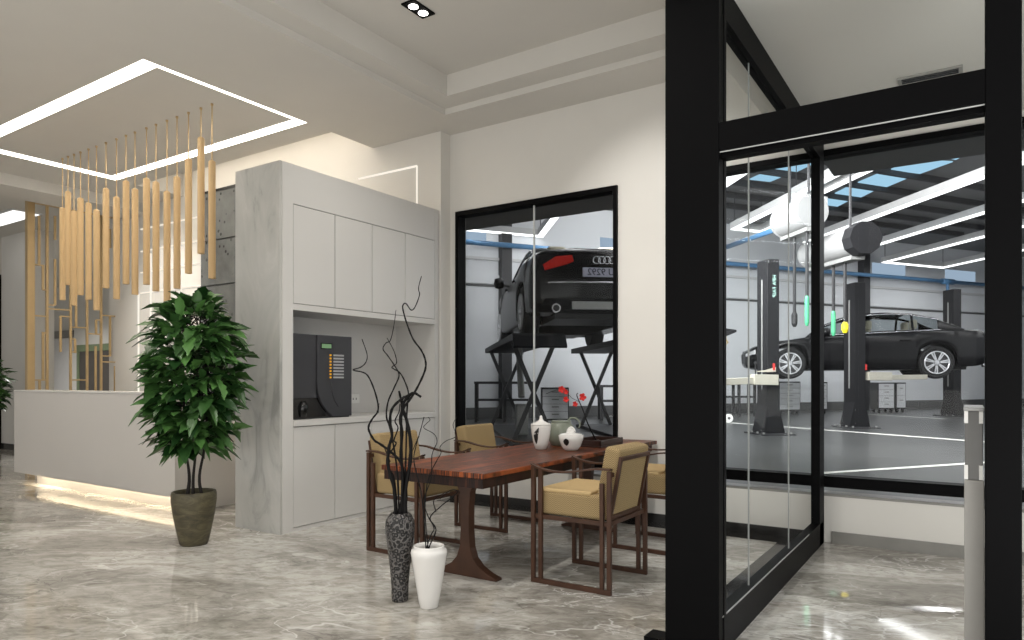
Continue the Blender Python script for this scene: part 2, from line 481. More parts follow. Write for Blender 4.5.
# ------------------------------------------------------------------ mesh builder
class MB:
    def __init__(s):
        s.v = []; s.f = []
    def add(s, vs, fs):
        o = len(s.v)
        s.v += [tuple(v) for v in vs]
        s.f += [tuple(i + o for i in f) for f in fs]
        return s
    def box(s, x0, x1, y0, y1, z0, z1, mtx=None):
        vs = [Vector((x, y, z)) for z in (z0, z1) for y in (y0, y1) for x in (x0, x1)]
        if mtx: vs = [mtx @ v for v in vs]
        return s.add(vs, [(0, 2, 3, 1), (4, 5, 7, 6), (0, 1, 5, 4), (2, 6, 7, 3), (0, 4, 6, 2), (1, 3, 7, 5)])
    def cbox(s, c, sx, sy, sz, mtx=None):
        return s.box(c[0] - sx / 2, c[0] + sx / 2, c[1] - sy / 2, c[1] + sy / 2, c[2] - sz / 2, c[2] + sz / 2, mtx)
    def bar(s, p, q, w, h, up=(0, 0, 1)):
        p = Vector(p); q = Vector(q)
        d = (q - p).normalized(); up = Vector(up)
        if abs(d.dot(up)) > 0.98: up = Vector((0, 1, 0))
        a = d.cross(up).normalized(); b = a.cross(d).normalized()
        vs = []
        for e in (p, q):
            for i, j in ((-1, -1), (1, -1), (1, 1), (-1, 1)):
                vs.append(e + a * (i * w / 2) + b * (j * h / 2))
        return s.add(vs, [(3, 2, 1, 0), (4, 5, 6, 7), (0, 1, 5, 4), (1, 2, 6, 5), (2, 3, 7, 6), (3, 0, 4, 7)])
    def tube(s, pts, rad, n=8, cap=True):
        pts = [Vector(p) for p in pts]
        if not isinstance(rad, (list, tuple)): rad = [rad] * len(pts)
        o = len(s.v)
        prev = None
        for i, p in enumerate(pts):
            d = (pts[min(i + 1, len(pts) - 1)] - pts[max(i - 1, 0)]).normalized()
            if prev is None:
                up = Vector((0, 0, 1)) if abs(d.z) < 0.9 else Vector((1, 0, 0))
                a = d.cross(up).normalized()
            else:
                a = (prev - d * prev.dot(d)).normalized()
            prev = a
            b = d.cross(a)
            for k in range(n):
                th = 2 * math.pi * k / n
                s.v.append(tuple(p + (a * math.cos(th) + b * math.sin(th)) * rad[i]))
        for i in range(len(pts) - 1):
            for k in range(n):
                k2 = (k + 1) % n
                s.f.append((o + i * n + k, o + i * n + k2, o + (i + 1) * n + k2, o + (i + 1) * n + k))
        if cap:
            s.f.append(tuple(o + k for k in reversed(range(n))))
            s.f.append(tuple(o + (len(pts) - 1) * n + k for k in range(n)))
        return s
    def lathe(s, prof, n=32, c=(0, 0, 0), capb=True, capt=True, axis='Z'):
        o = len(s.v)
        for r, z in prof:
            for k in range(n):
                th = 2 * math.pi * k / n
                p = (r * math.cos(th), r * math.sin(th), z)
                if axis == 'Y': p = (p[0], p[2], p[1])
                if axis == 'X': p = (p[2], p[0], p[1])
                s.v.append((p[0] + c[0], p[1] + c[1], p[2] + c[2]))
        for i in range(len(prof) - 1):
            for k in range(n):
                k2 = (k + 1) % n
                q = (o + i * n + k, o + i * n + k2, o + (i + 1) * n + k2, o + (i + 1) * n + k)
                s.f.append(q if axis != 'Y' else q[::-1])
        if capb: s.f.append(tuple(o + k for k in reversed(range(n))) if axis != 'Y' else tuple(o + k for k in range(n)))
        if capt:
            t = tuple(o + (len(prof) - 1) * n + k for k in range(n))
            s.f.append(t if axis != 'Y' else t[::-1])
        return s
    def prism(s, poly, vec, mtx=None):
        n = len(poly); vec = Vector(vec)
        vs = [Vector(p) for p in poly] + [Vector(p) + vec for p in poly]
        if mtx: vs = [mtx @ v for v in vs]
        fs = [tuple(reversed(range(n))), tuple(range(n, 2 * n))]
        fs += [(i, (i + 1) % n, (i + 1) % n + n, i + n) for i in range(n)]
        return s.add(vs, fs)
    def grid(s, rows):
        """rows of points, all the same length"""
        o = len(s.v); w = len(rows[0])
        for r in rows: s.v += [tuple(p) for p in r]
        for i in range(len(rows) - 1):
            for j in range(w - 1):
                s.f.append((o + i * w + j, o + i * w + j + 1, o + (i + 1) * w + j + 1, o + (i + 1) * w + j))
        return s
    def build(s, name, m, parent=None, smooth=False, bevel=0.0, seg=2, fix=True, sub=0):
        me = bpy.data.meshes.new(name)
        me.from_pydata(s.v, [], s.f)
        me.update()
        if fix:
            b = bmesh.new(); b.from_mesh(me)
            bmesh.ops.recalc_face_normals(b, faces=b.faces)
            b.to_mesh(me); b.free()
        me.materials.append(m)
        o = bpy.data.objects.new(name, me)
        C.objects.link(o)
        if parent: o.parent = parent
        if smooth:
            for p in me.polygons: p.use_smooth = True
        if bevel > 0:
            mod = o.modifiers.new('bevel', 'BEVEL')
            mod.width = bevel; mod.segments = seg; mod.limit_method = 'ANGLE'
            mod.angle_limit = math.radians(40)
        if sub:
            mod = o.modifiers.new('sub', 'SUBSURF'); mod.levels = sub; mod.render_levels = sub
        return o

def tag(o, label, cat, group=None, kind=None):
    o['label'] = label; o['category'] = cat
    if group: o['group'] = group
    if kind: o['kind'] = kind
    return o

def thing(name, label, cat, loc=(0, 0, 0), rz=0.0, group=None, kind=None):
    o = bpy.data.objects.new(name, None)
    o.empty_display_size = 0.1
    C.objects.link(o)
    o.location = loc; o.rotation_euler = (0, 0, rz)
    return tag(o, label, cat, group, kind)

def dup(root, loc, rz, label, group=None):
    r = root.copy(); C.objects.link(r)
    r.location = loc; r.rotation_euler = (0, 0, rz)
    r['label'] = label
    if group: r['group'] = group
    for ch in list(root.children):
        c = ch.copy(); C.objects.link(c); c.parent = r
        for g in list(ch.children):
            d = g.copy(); C.objects.link(d); d.parent = c
    return r

def struct(o, label, cat):
    return tag(o, label, cat, kind='structure')

def catmull(pts, n=5):
    pts = [Vector(p) for p in pts]
    out = []
    P = [pts[0] * 2 - pts[1]] + pts + [pts[-1] * 2 - pts[-2]]
    for i in range(1, len(P) - 2):
        p0, p1, p2, p3 = P[i - 1], P[i], P[i + 1], P[i + 2]
        for k in range(n):
            t = k / n
            out.append(0.5 * ((2 * p1) + (p2 - p0) * t + (2 * p0 - 5 * p1 + 4 * p2 - p3) * t * t + (3 * p1 - p0 - 3 * p2 + p3) * t ** 3))
    out.append(pts[-1])
    return out

# ================================================================== SHELL
WY = 5.6          # window wall
GZ = 0.35         # level of the workshop floor
b = MB().box(-26, 6, -4, 9.2, -0.1, 0)
fl = b.build('floor', M['floor']); struct(fl, 'polished grey veined marble floor of the showroom', 'floor')

# ceiling: soffit at 3.7 with openings (tray over dining, cove behind desk)
cb = MB()
def cslab(x0, x1, y0, y1, z0=3.7, z1=4.15): cb.box(x0, x1, y0, y1, z0, z1)
TX0, TX1, TY0, TY1 = -4.147, -1.35, -3.2, 5.141     # tray opening
cslab(-26, TX0, -4, 2.945)
cslab(-26, -8.95, 2.945, 9.2)
cslab(-8.95, -5.39, 2.945, 2.952)
cslab(-8.79, -5.44, 3.09, 4.427)                      # inner raft between LED strips
cslab(-8.95, -5.39, 4.56, 4.82)
cslab(-5.39, TX0, 2.945, 5.75)
cslab(TX0, TX1, TY1, 5.75)
cslab(TX1, -1.15, -4, 5.75)
cslab(TX0, TX1, -4, TY0)
cb.box(-8.95, -5.39, 2.952, 4.56, 3.76, 4.15)           # closes the LED slots above
cb.box(-8.95, -5.39, 4.82, 5.75, 4.0, 4.15)            # top of the cove
# tray steps
cb.box(TX0, TX1, TY0, TY1, 3.945, 4.15)
w = 0.205
cb.box(TX0, TX0 + w, TY0, TY1, 3.756, 3.945)
cb.box(TX1 - w, TX1, TY0, TY1, 3.756, 3.945)
cb.box(TX0 + w, TX1 - w, TY1 - 0.226, TY1, 3.756, 3.945)
cb.box(TX0 + w, TX1 - w, TY0, TY0 + w, 3.756, 3.945)
# vestibule ceiling
cb.box(-1.15, 6, 2.9, 5.75, 2.95, 4.15)
# lowered band beyond the LED frame
cb.box(-10.4, -9.75, 1.0, 5.45, 3.56, 3.72)
ce = cb.build('ceiling', M['ceiling']); struct(ce, 'off-white stepped plaster ceiling with tray over the dining table', 'ceiling')

# window wall with two openings
W1 = (-4.362, -2.582); W2 = (-1.9, 1.3); WT = 2.90; WB = 0.34
wb = MB()
wb.box(-4.45, W1[0], WY, 5.75, 0, 4.0)
wb.box(W1[1], W2[0], WY, 5.75, 0, 4.0)
wb.box(W2[1], 6, WY, 5.75, 0, 4.0)
for wx in (W1, W2):
    wb.box(wx[0], wx[1], WY, 5.75, WT, 4.0)
    wb.box(wx[0], wx[1], WY, 5.75, 0, WB)
wo = wb.build('wall_back', M['white_wall']); struct(wo, 'white wall with the black-framed workshop windows', 'wall')

# reception back wall
rb = MB()
rb.box(-10.75, -4.45, 5.45, 5.75, 0, 4.0)
rw = rb.build('wall_reception', M['white_wall']); struct(rw, 'white panelled wall behind the reception desk', 'wall')
sb = MB()
for z in (3.37, 3.05, 2.745, 2.45):
    sb.box(-10.0, -8.44, 5.436, 5.452, z - 0.008, z + 0.008)
sb.box(-5.6, -4.76, 5.436, 5.452, 3.392, 3.408)
sb.box(-4.765, -4.755, 5.436, 5.452, 2.6, 3.40)
for x, z0, z1 in ((-10.06, 0.9, 2.45), (-9.74, 0.9, 3.0), (-9.39, 0.9, 2.745), (-8.98, 0.9, 2.45)):
    sb.box(x - 0.012, x + 0.012, 5.436, 5.452, z0, z1)
so = sb.build('lit_seam', M['led_seam'], rw)
kb = MB().box(-8.43, -7.4, 5.38, 5.45, 0.0, 3.65)
cw = kb.build('wall_concrete', M['concrete']); struct(cw, 'dark grey pitted concrete panels beside the tall white cabinet', 'wall')
jb = MB()
for z in (3.0, 2.42, 1.84, 1.26): jb.box(-8.43, -7.4, 5.374, 5.382, z - 0.005, z + 0.005)
jb.box(-8.43, -7.4, 5.372, 5.382, 3.62, 3.65)
jb.build('panel_joint', M['ink'], cw)

# rooms to the far left
lb = MB()
lb.box(-26, -10.9, 8.9, 9.2, 0, 3.8)
lw = lb.build('wall_far', M['white_wall']); struct(lw, 'white wall of the corridor far behind the gold screen', 'wall')
o = MB().box(-10.9, -10.75, 5.45, 8.9, 0, 3.8).build('wall_corridor', M['white_wall']); struct(o, 'short white wall returning behind the reception wall', 'wall')
o = MB().box(-26.2, -26, -4, 9.2, 0, 3.8).build('wall_left', M['white_wall']); struct(o, 'distant white end wall on the far left', 'wall')
o = MB().box(-14.22, -13.0, 5.28, 5.6, 0, 3.7).build('wall_pier', M['white_wall']); struct(o, 'white wall pier left of the gold screen', 'wall')
o = MB().box(-14.22, -13.0, 5.262, 5.28, 0, 0.1).build('baseboard_pier', M['black_stone']); struct(o, 'dark skirting at the foot of the left pier', 'baseboard')
db = MB()
db.box(-16.0, -14.24, 5.2, 5.3, 2.95, 3.05); db.box(-14.34, -14.24, 5.2, 5.3, 0, 2.95); db.box(-16.0, -14.34, 5.24, 5.28, 0, 2.95)
o = db.build('door_1', M['black']); struct(o, 'tall black door beyond the left plant', 'door')
# far double door, sage frame
d = thing('door_2', 'dark double door with sage green frame behind the gold screen', 'door', kind='structure')
p0 = on_y(79, 380, 8.9); p1 = on_y(125, 380, 8.9)
x0, x1 = p0.x, p1.x
f = MB(); f.box(x0, x1, 8.84, 8.9, 1.93, 2.1); f.box(x0, x0 + 0.12, 8.84, 8.9, 0, 1.93); f.box(x1 - 0.08, x1, 8.84, 8.9, 0, 1.93)
f.build('door_frame', M['door_green'], d)
xm = x0 + (x1 - x0) * 0.42
MB().box(x0 + 0.12, xm - 0.01, 8.86, 8.89, 0, 1.93).build('door_leaf', M['door_dark'], d)
MB().box(xm + 0.01, x1 - 0.08, 8.86, 8.89, 0, 1.93).build('door_leaf', M['door_dark'], d)
d = thing('door_3', 'white door under a grey lintel behind the gold screen', 'door', kind='structure')
q0 = on_y(49, 380, 8.9).x; q1 = on_y(74, 380, 8.9).x
MB().box(q0, q1, 8.82, 8.9, 2.32, 2.5).build('lintel', M['base_grey'], d)
MB().box(q0 + 0.1, q1 - 0.1, 8.86, 8.9, 0, 2.3).build('door_leaf', M['white_door'], d, bevel=0.01)

# dark stone border + skirting
o = MB().box(-1.195, -0.96, 3.05, 5.38, 0.0, 0.004).build('trim_1', M['black_stone']); struct(o, 'black marble border strip along the glass partition', 'floor border')
o = MB().box(-4.44, -0.96, 5.38, 5.585, 0.0, 0.004).build('trim_2', M['black_stone']); struct(o, 'black marble border strip at the foot of the window wall', 'floor border')
o = MB().box(-4.44, -0.96, 5.585, WY, 0.0, 0.07).build('baseboard_dining', M['black_stone']); struct(o, 'dark skirting under the dining window', 'baseboard')
o = MB().box(-0.86, 6, 5.585, WY, 0.0, 0.085).build('baseboard_vestibule', M['base_grey']); struct(o, 'grey stone skirting of the glass vestibule', 'baseboard')

# windows
def window(name, label, x0, x1, joints):
    w = thing(name, label, 'window', kind='structure')
    f = MB(); y0, y1 = 5.57, 5.70
    f.box(x0, x1, y0, y1, WT - 0.045, WT)
    f.box(x0, x0 + 0.035, y0, y1, WB, WT - 0.045); f.box(x1 - 0.035, x1, y0, y1, WB, WT - 0.045)
    f.box(x0 + 0.035, x1 - 0.035, y0, y1, WB + 0.07, WB + 0.15)
    f.build('window_frame', M['black'], w)
    MB().box(x0 - 0.0, x1, 5.60, 5.74, WB, WB + 0.02).build('window_sill', M['base_grey'], w)
    MB().box(x0 + 0.03, x1 - 0.03, 5.63, 5.638, WB + 0.15, WT - 0.045).build('window_pane', M['glass2'], w)
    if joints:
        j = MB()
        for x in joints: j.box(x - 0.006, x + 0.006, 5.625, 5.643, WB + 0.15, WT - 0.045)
        j.build('joint_or_reflection', M['joint'], w)
    return w
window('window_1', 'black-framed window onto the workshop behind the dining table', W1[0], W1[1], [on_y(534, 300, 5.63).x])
window('window_2', 'wide black-framed workshop window seen through the glass vestibule', W2[0], W2[1], [])

# glass partition along X=-0.91
PX = -0.91
pt = thing('glass_partition', 'black-framed glass partition running back from the entrance to the window wall', 'partition', kind='structure')
MB().box(PX - 0.06, PX, 3.05, 5.56, 0.0, 0.163).build('bottom_rail', M['black'], pt)
MB().box(PX - 0.06, PX, 3.05, 5.56, 2.80, 2.945).build('top_rail', M['black'], pt)
MB().box(PX - 0.06, PX, 5.40, 5.57, 0.0, 2.80).build('end_post', M['black'], pt)
MB().box(PX - 0.035, PX - 0.025, 3.05, 5.45, 0.163, 2.80).build('glass_pane', M['glass'], pt)
MB().box(PX - 0.002, PX + 0.002, 3.05, 5.0, 0.160, 0.166).build('rail_bead', M['steel'], pt, )
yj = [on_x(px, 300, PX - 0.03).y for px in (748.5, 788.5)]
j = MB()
for y in yj: j.box(PX - 0.033, PX - 0.026, y - 0.003, y + 0.003, 0.165, 2.80)  # vertical reflections in the partition glass, built as thin pale strips
j.build('joint_or_reflection', mat('grey_reflection_line', col(150, 152, 150), 0.4, noise=0.02), pt)

# entrance frame
en = thing('door_frame', 'massive black entrance frame with transom in the foreground', 'door frame', kind='structure')
DY = 3.0
MB().box(-1.153, PX, DY, DY + 0.07, 0.0, 3.9).build('jamb', M['black'], en, bevel=0.004)
MB().box(PX - 0.03, PX + 0.003, DY + 0.07, DY + 0.1, 0.0, 2.95).build('jamb_bead', M['black'], en)
MB().box(0.04, 0.147, DY, DY + 0.11, 0.0, 3.9).build('jamb', M['black'], en, bevel=0.004)
MB().box(PX, 0.04, DY, DY + 0.10, 2.19, 2.311).build('transom', M['black'], en, bevel=0.003)
MB().box(PX, 0.04, DY + 0.012, DY + 0.016, 2.184, 2.188).build('track_line', M['joint'], en)
MB().box(PX, 0.04, DY + 0.03, DY + 0.09, 2.165, 2.19).build('door_track', M['black'], en)
MB().box(PX, 0.04, DY + 0.04, DY + 0.05, 2.311, 3.9).build('transom_glass', M['glass'], en)
MB().box(0.147, 2.2, DY + 0.04, DY + 0.05, 0.05, 3.9).build('side_glass', M['glass'], en)
MB().box(-1.25, PX, DY - 0.01, DY + 0.1, 0.0, 0.03).build('threshold', M['black'], en)

# vestibule ceiling details
p = at(930, 73, 3.9)
vt = thing('air_vent', 'small grey slot vent in the vestibule ceiling', 'vent', (-0.2, 4.65, 2.95))
MB().box(-0.16, 0.16, -0.05, 0.05, -0.012, 0).build('vent_frame', M['steel_light'], vt, bevel=0.003)
s = MB()
for k in range(3): s.box(-0.14, 0.14, -0.035 + k * 0.025, -0.022 + k * 0.025, -0.016, -0.010)
s.build('slat', M['g_frame'], vt)

# ================================================================== LIGHT FITTINGS, reception
lt = thing('ceiling_light', 'warm white rectangular LED strip frame recessed above the reception desk', 'ceiling light', (0, 0, 3.7))
def strip(x0, x1, y0, y1): MB().box(x0, x1, y0, y1, 0.002, 0.03).build('led_strip', M['led'], lt)
strip(-8.95, -5.39, 2.953, 3.09)
strip(-8.95, -5.39, 4.427, 4.559)
strip(-5.44, -5.392, 3.09, 4.427)
strip(-8.949, -8.79, 3.09, 4.427)
lp = thing('ceiling_panel_light', 'white panel light in the ceiling left of the gold screen', 'ceiling light', (-12.7, 4.66, 3.70))
MB().box(-1.05, 1.05, -0.2, 0.2, -0.02, 0).build('housing', M['g_light_side'], lp)
MB().box(-1.02, 1.02, -0.17, 0.17, -0.026, -0.019).build('diffuser', M['panel_lamp'], lp)

def downlight(x, y, z, label, group):
    t = thing('recessed_downlight', label, 'ceiling light', (x, y, z), 0, group)
    f = MB(); f.box(-0.062, 0.062, -0.12, 0.12, -0.012, 0.0)
    f.build('frame', M['black'], t, bevel=0.002)
    for s_ in (-1, 1):
        MB().lathe([(0.036, -0.016), (0.036, -0.011)], 24, (0, s_ * 0.054, 0)).build('lamp', M['lamp'], t)
    return t
dl = downlight(-3.41, 3.915, 3.945, 'black twin recessed downlight in the dining tray ceiling', None)

# ================================================================== PENDANTS
TUBES = [(62.5, 208.75, 300), (68, 192.5, 285), (74, 212, 305.5), (80.5, 199, 295), (88.5, 204, 299.5), (96.5, 211, 310), (106, 189.5, 288), (116.5, 198, 299),
         (126, 182, 284), (135, 190, 294.5), (146.5, 179.5, 284.5), (156, 183, 291), (167, 192.5, 301.5), (177, 178, 288.5), (188.5, 160, 273.5), (201, 138.75, 253.5), (212, 162, 278.5)]
ORD = ['leftmost', 'second from the left', 'third from the left', 'fourth from the left', 'fifth from the left', 'sixth from the left', 'seventh from the left', 'eighth from the left', 'ninth from the left', 'eighth from the right',
       'seventh from the right', 'sixth from the right', 'fifth from the right', 'fourth from the right', 'third from the right', 'second from the right', 'rightmost']
PY = 3.77
for i, (px, y0, y1) in enumerate(TUBES):
    t0 = on_y(px, y0, PY); t1 = on_y(px, y1, PY)
    extra = ['', '', '', '', '', ', the lowest-hanging one', '', '', '', '', '', '', '', '', '', ', raised highest of the row', ''][i]
    t = thing('pendant_light', 'gold tube pendant, %s of the row%s' % (ORD[i], extra), 'pendant light', (t0.x, PY, 3.70), 0, 'gold tube pendants over the reception desk')
    MB().lathe([(0.012, -0.018), (0.012, 0.0)], 12).build('ceiling_cap', M['gold'], t)
    MB().tube([(0, 0, -0.01), (0, 0, t0.z - 3.70)], 0.0055, 8).build('rod', M['gold'], t)
    MB().lathe([(0.02, t0.z - 3.70 + 0.012), (0.031, t0.z - 3.70), (0.031, t1.z - 3.70), (0.026, t1.z - 3.70 - 0.002)], 24).build('tube_shade', M['tube'], t, smooth=False)

# ================================================================== GOLD SCREEN
SX = -10.73
gs = thing('lattice_screen', 'gold metal lattice screen behind the left end of the reception desk', 'screen', (SX, 4.3, 0))
def sp(px, y):
    p = on_x(px, y, SX); return (0.0, p.y - 4.3, p.z)
def gv(px, y0, y1, wd=0.022):
    a = sp(px, y0); c = sp(px, y1)
    return MB().bar((0, a[1], c[2]), (0, a[1], a[2]), wd, 0.03, (0, 1, 0))
def gh(x0, x1, y):
    a = sp(x0, y); c = sp(x1, y)
    z = (a[2] + c[2]) / 2
    return MB().bar((0, a[1], z), (0, c[1], z), 0.03, 0.018)
a = sp(30, 197); z3 = 3.69
MB().box(-0.04, 0.04, a[1] - 0.045, a[1] + 0.045, 0, z3).build('post', M['gold'], gs, bevel=0.003)
e = sp(125, 217)
MB().box(-0.03, 0.03, a[1] + 0.045, 5.449 - 4.3, z3 - 0.07, z3).build('top_rail', M['gold'], gs, bevel=0.003)
for px, y0, y1, wd in ((47, 206, 440, 0.034), (70.5, 280, 440, 0.026), (87, 218, 440, 0.026), (101, 212, 440, 0.026), (121, 218, 440, 0.028)):
    gv(px, y0, y1, wd).build('upright', M['gold'], gs)
for px, y0, y1 in ((39, 216, 265), (43, 265, 290), (55, 216, 240), (55, 259, 305), (60.5, 316, 352), (76, 306, 327), (75, 339, 353), (96, 320, 334), (95.5, 346, 440), (110, 229, 248), (110, 316, 356), (115, 366, 440), (125, 298, 345), (43, 332, 380), (39.5, 380, 440)):
    gv(px, y0, y1, 0.018).build('bar', M['gold'], gs)
for x0, x1, y in ((33, 47, 316), (33, 43, 265), (43, 47, 290), (47, 55, 305), (47, 70, 309.5), (60, 70, 316.5), (70, 87, 327.5), (70, 75, 339), (87, 101, 334), (96, 101, 320), (70, 76, 352), (101, 121, 316), (101, 110, 356), (101, 121, 362), (115, 121, 366.5), (43, 47, 333), (33, 47, 380), (70, 87, 380)):
    gh(x0, x1, y).build('crossbar', M['gold'], gs)

# ================================================================== RECEPTION DESK
dk = thing('reception_desk', 'long warm white reception desk glowing along its foot', 'reception desk', (-5.96, 3.55, 0))
MB().box(-3.26, 0, 0, 0.10, 0.14, 1.07).build('front_panel', M['desk'], dk, bevel=0.004)
MB().box(-3.26, 0.0, -0.005, 0.30, 1.07, 1.085).build('counter_top', M['cab'], dk)
MB().box(-0.05, 0, 0.10, 1.3, 0.0, 0.70).build('end_panel', M['desk'], dk, bevel=0.003)
MB().box(-3.26, 0.01, 0.10, 1.3, 0.70, 0.74).build('worktop', M['cab'], dk, bevel=0.003)
MB().box(-3.1, -0.05, 0.17, 0.2, 0.0, 0.40).build('plinth', M['desk'], dk)
MB().box(-3.05, -0.06, 0.115, 0.165, 0.27, 0.285).build('led_strip', M['led_toe'], dk)

# ================================================================== TALL CABINET
CX = -4.467
cbn = thing('storage_cabinet', 'tall white built-in cabinet with marble end panel and coffee niche', 'cabinet', (CX, 3.518, 0))
# local: x<0 is depth, y along front
H = 2.903; DEP = 0.55; L0, L1 = 0.12, 1.858; LE = 1.914
c = MB()
c.box(-DEP, 0, 0.02, L0, 0, H)                                   # near stile (white)
c.box(-DEP, 0, L1, LE, 0, H)                                     # far stile
c.box(-DEP, -0.002, L0, L1, 2.593, H)                           # frieze
c.box(-DEP, -0.02, L0, L1, 1.80, 2.593)                         # upper carcass
c.box(-DEP, 0.0, L0, L1, 1.755, 1.803)                         # shelf
c.box(-DEP, -DEP + 0.03, L0, L1, 0.88, 1.755)                  # niche back
c.box(-DEP, -0.02, L0, L1, 0.03, 0.83)                          # lower carcass
c.build('carcass', M['cab'], cbn)
MB().box(-DEP - 0.01, -0.003, -0.004, 0.02, 0, H).build('end_panel', M['marble'], cbn)
MB().box(-DEP + 0.03, 0.012, L0 + 0.002, L1 - 0.002, 0.832, 0.882).build('counter', M['cab'], cbn, bevel=0.003)
nb = 4; wd = (L1 - L0) / nb
for k in range(nb):
    MB().box(-0.02, 0.0, L0 + k * wd + 0.004, L0 + (k + 1) * wd - 0.004, 1.808, 2.586).build('door', M['cab'], cbn, bevel=0.0015)
    MB().box(-0.02, 0.0, L0 + k * wd + 0.004, L0 + (k + 1) * wd - 0.004, 0.035, 0.826).build('door', M['cab'], cbn, bevel=0.0015)
MB().box(-DEP, -0.004, L0, L1, 0.0, 0.03).build('plinth', M['cab'], cbn)
# gaps: dark recess backing just behind the doors
for z0, z1 in ((1.803, 2.593), (0.03, 0.832)): MB().box(-0.021, -0.016, L0, L1, z0, z1).build('shadow_gap', M['cab_gap'], cbn)

# socket plate in niche
for k, lab in ((0, 'white socket plate in the coffee niche, nearer the coffee machine'), (1, 'white socket plate in the coffee niche, farther from the coffee machine')):
    s = thing('wall_socket', lab, 'socket', (CX - DEP + 0.03, 3.518 + 1.1 + k * 0.17, 1.02), 0, 'sockets in the coffee niche')
    MB().box(0, 0.008, -0.065, 0.065, -0.045, 0.045).build('plate', M['socket'], s, bevel=0.004)
    for yy in (-0.02, 0.02): MB().box(0.007, 0.009, yy - 0.004, yy + 0.004, -0.012, 0.008).build('pin_hole', M['ink'], s)

# ================================================================== COFFEE MACHINE
cm = thing('coffee_machine', 'charcoal coffee vending machine in the white niche', 'coffee machine', (CX - 0.015, 3.518 + 0.128, 0.882))
W_, H_, D_ = 0.63, 0.69, 0.45
c = MB()
c.box(-D_, -0.03, 0, W_, 0.0, H_)
c.build('body', M['coffee'], cm, bevel=0.004)
# left flat door panel
MB().box(-0.03, -0.012, 0.0, 0.25, 0.17, H_).build('left_panel', M['coffee'], cm, bevel=0.004)
MB().box(-0.03, -0.022, 0.0, 0.36, 0.01, 0.17).build('cup_bay', M['coffee_dark'], cm)
MB().lathe([(0.03, 0.02), (0.045, 0.10), (0.02, 0.15)], 16, (-0.022, 0.12, 0)).build('spout', M['coffee_dark'], cm, smooth=True)
poly = [(0, 0.25, H_)]
for k in range(9):
    u = k / 8
    poly.append((0, 0.25 + 0.01 * u + 0.16 * u ** 2.6, 0.30 - 0.29 * u))
poly += [(0, W_, 0.01), (0, W_, H_)]
MB().prism([(-0.03, p[1], p[2]) for p in poly], (0.03, 0, 0)).build('control_panel', M['coffee'], cm, bevel=0.004)
MB().box(0, 0.003, 0.285, 0.405, 0.575, 0.625).build('display_bezel', M['coffee_dark'], cm)
MB().box(0.002, 0.005, 0.295, 0.395, 0.583, 0.617).build('display', M['lcd'], cm)
for k in range(8):
    z = 0.525 - k * 0.0265
    MB().box(0, 0.006, 0.38, 0.396, z - 0.007, z + 0.007).build('indicator_lamp', M['amber'], cm)
    MB().box(0, 0.006, 0.42, 0.535, z - 0.007, z + 0.007).build('selection_key', M['key'], cm, bevel=0.002)
MB().tube([(0.001, 0.40, 0.30), (0.001, 0.405, 0.22), (0.001, 0.43, 0.15), (0.001, 0.475, 0.09)], 0.0025, 6).build('groove', M['coffee_dark'], cm)

# ================================================================== PLANTS
def lerp_tab(tab, x):
    if x <= tab[0][0]: return tab[0][1]
    for (x0, y0), (x1, y1) in zip(tab, tab[1:]):
        if x <= x1:
            u = (x - x0) / (x1 - x0); u = u * u * (3 - 2 * u) * 0.5 + u * 0.5
            return y0 + (y1 - y0) * u
    return tab[-1][1]
def leaf(mb, base, d, length, width, droop):
    d = Vector(d).normalized()
    side = d.cross(Vector((0, 0, 1)))
    if side.length < 0.1: side = Vector((1, 0, 0))
    side.normalize()
    side = (Matrix.Rotation(R.uniform(-0.7, 0.7), 3, d) @ side)
    nrm = side.cross(d)
    prof = [(0.0, 0.06), (0.14, 0.34), (0.28, 0.80), (0.38, 0.70), (0.50, 1.05), (0.62, 0.80), (0.72, 0.86), (0.86, 0.42), (1.0, 0.03)]
    rows = []
    curl = R.uniform(-0.25, 0.35)
    for u, w in prof:
        w = w * R.uniform(0.82, 1.15)
        c = Vector(base) + d * (length * u) + Vector((0, 0, -1)) * (droop * length * u * u) + side * (curl * length * 0.4 * u * u)
        wv = 0.10 * math.sin(u * 9 + length * 40)
        rows.append([c - side * (width * w / 2) + nrm * (width * w * 0.18), c + nrm * wv * width * 0.3, c + side * (width * w / 2) + nrm * (width * w * 0.18)])
    mb.grid(rows)

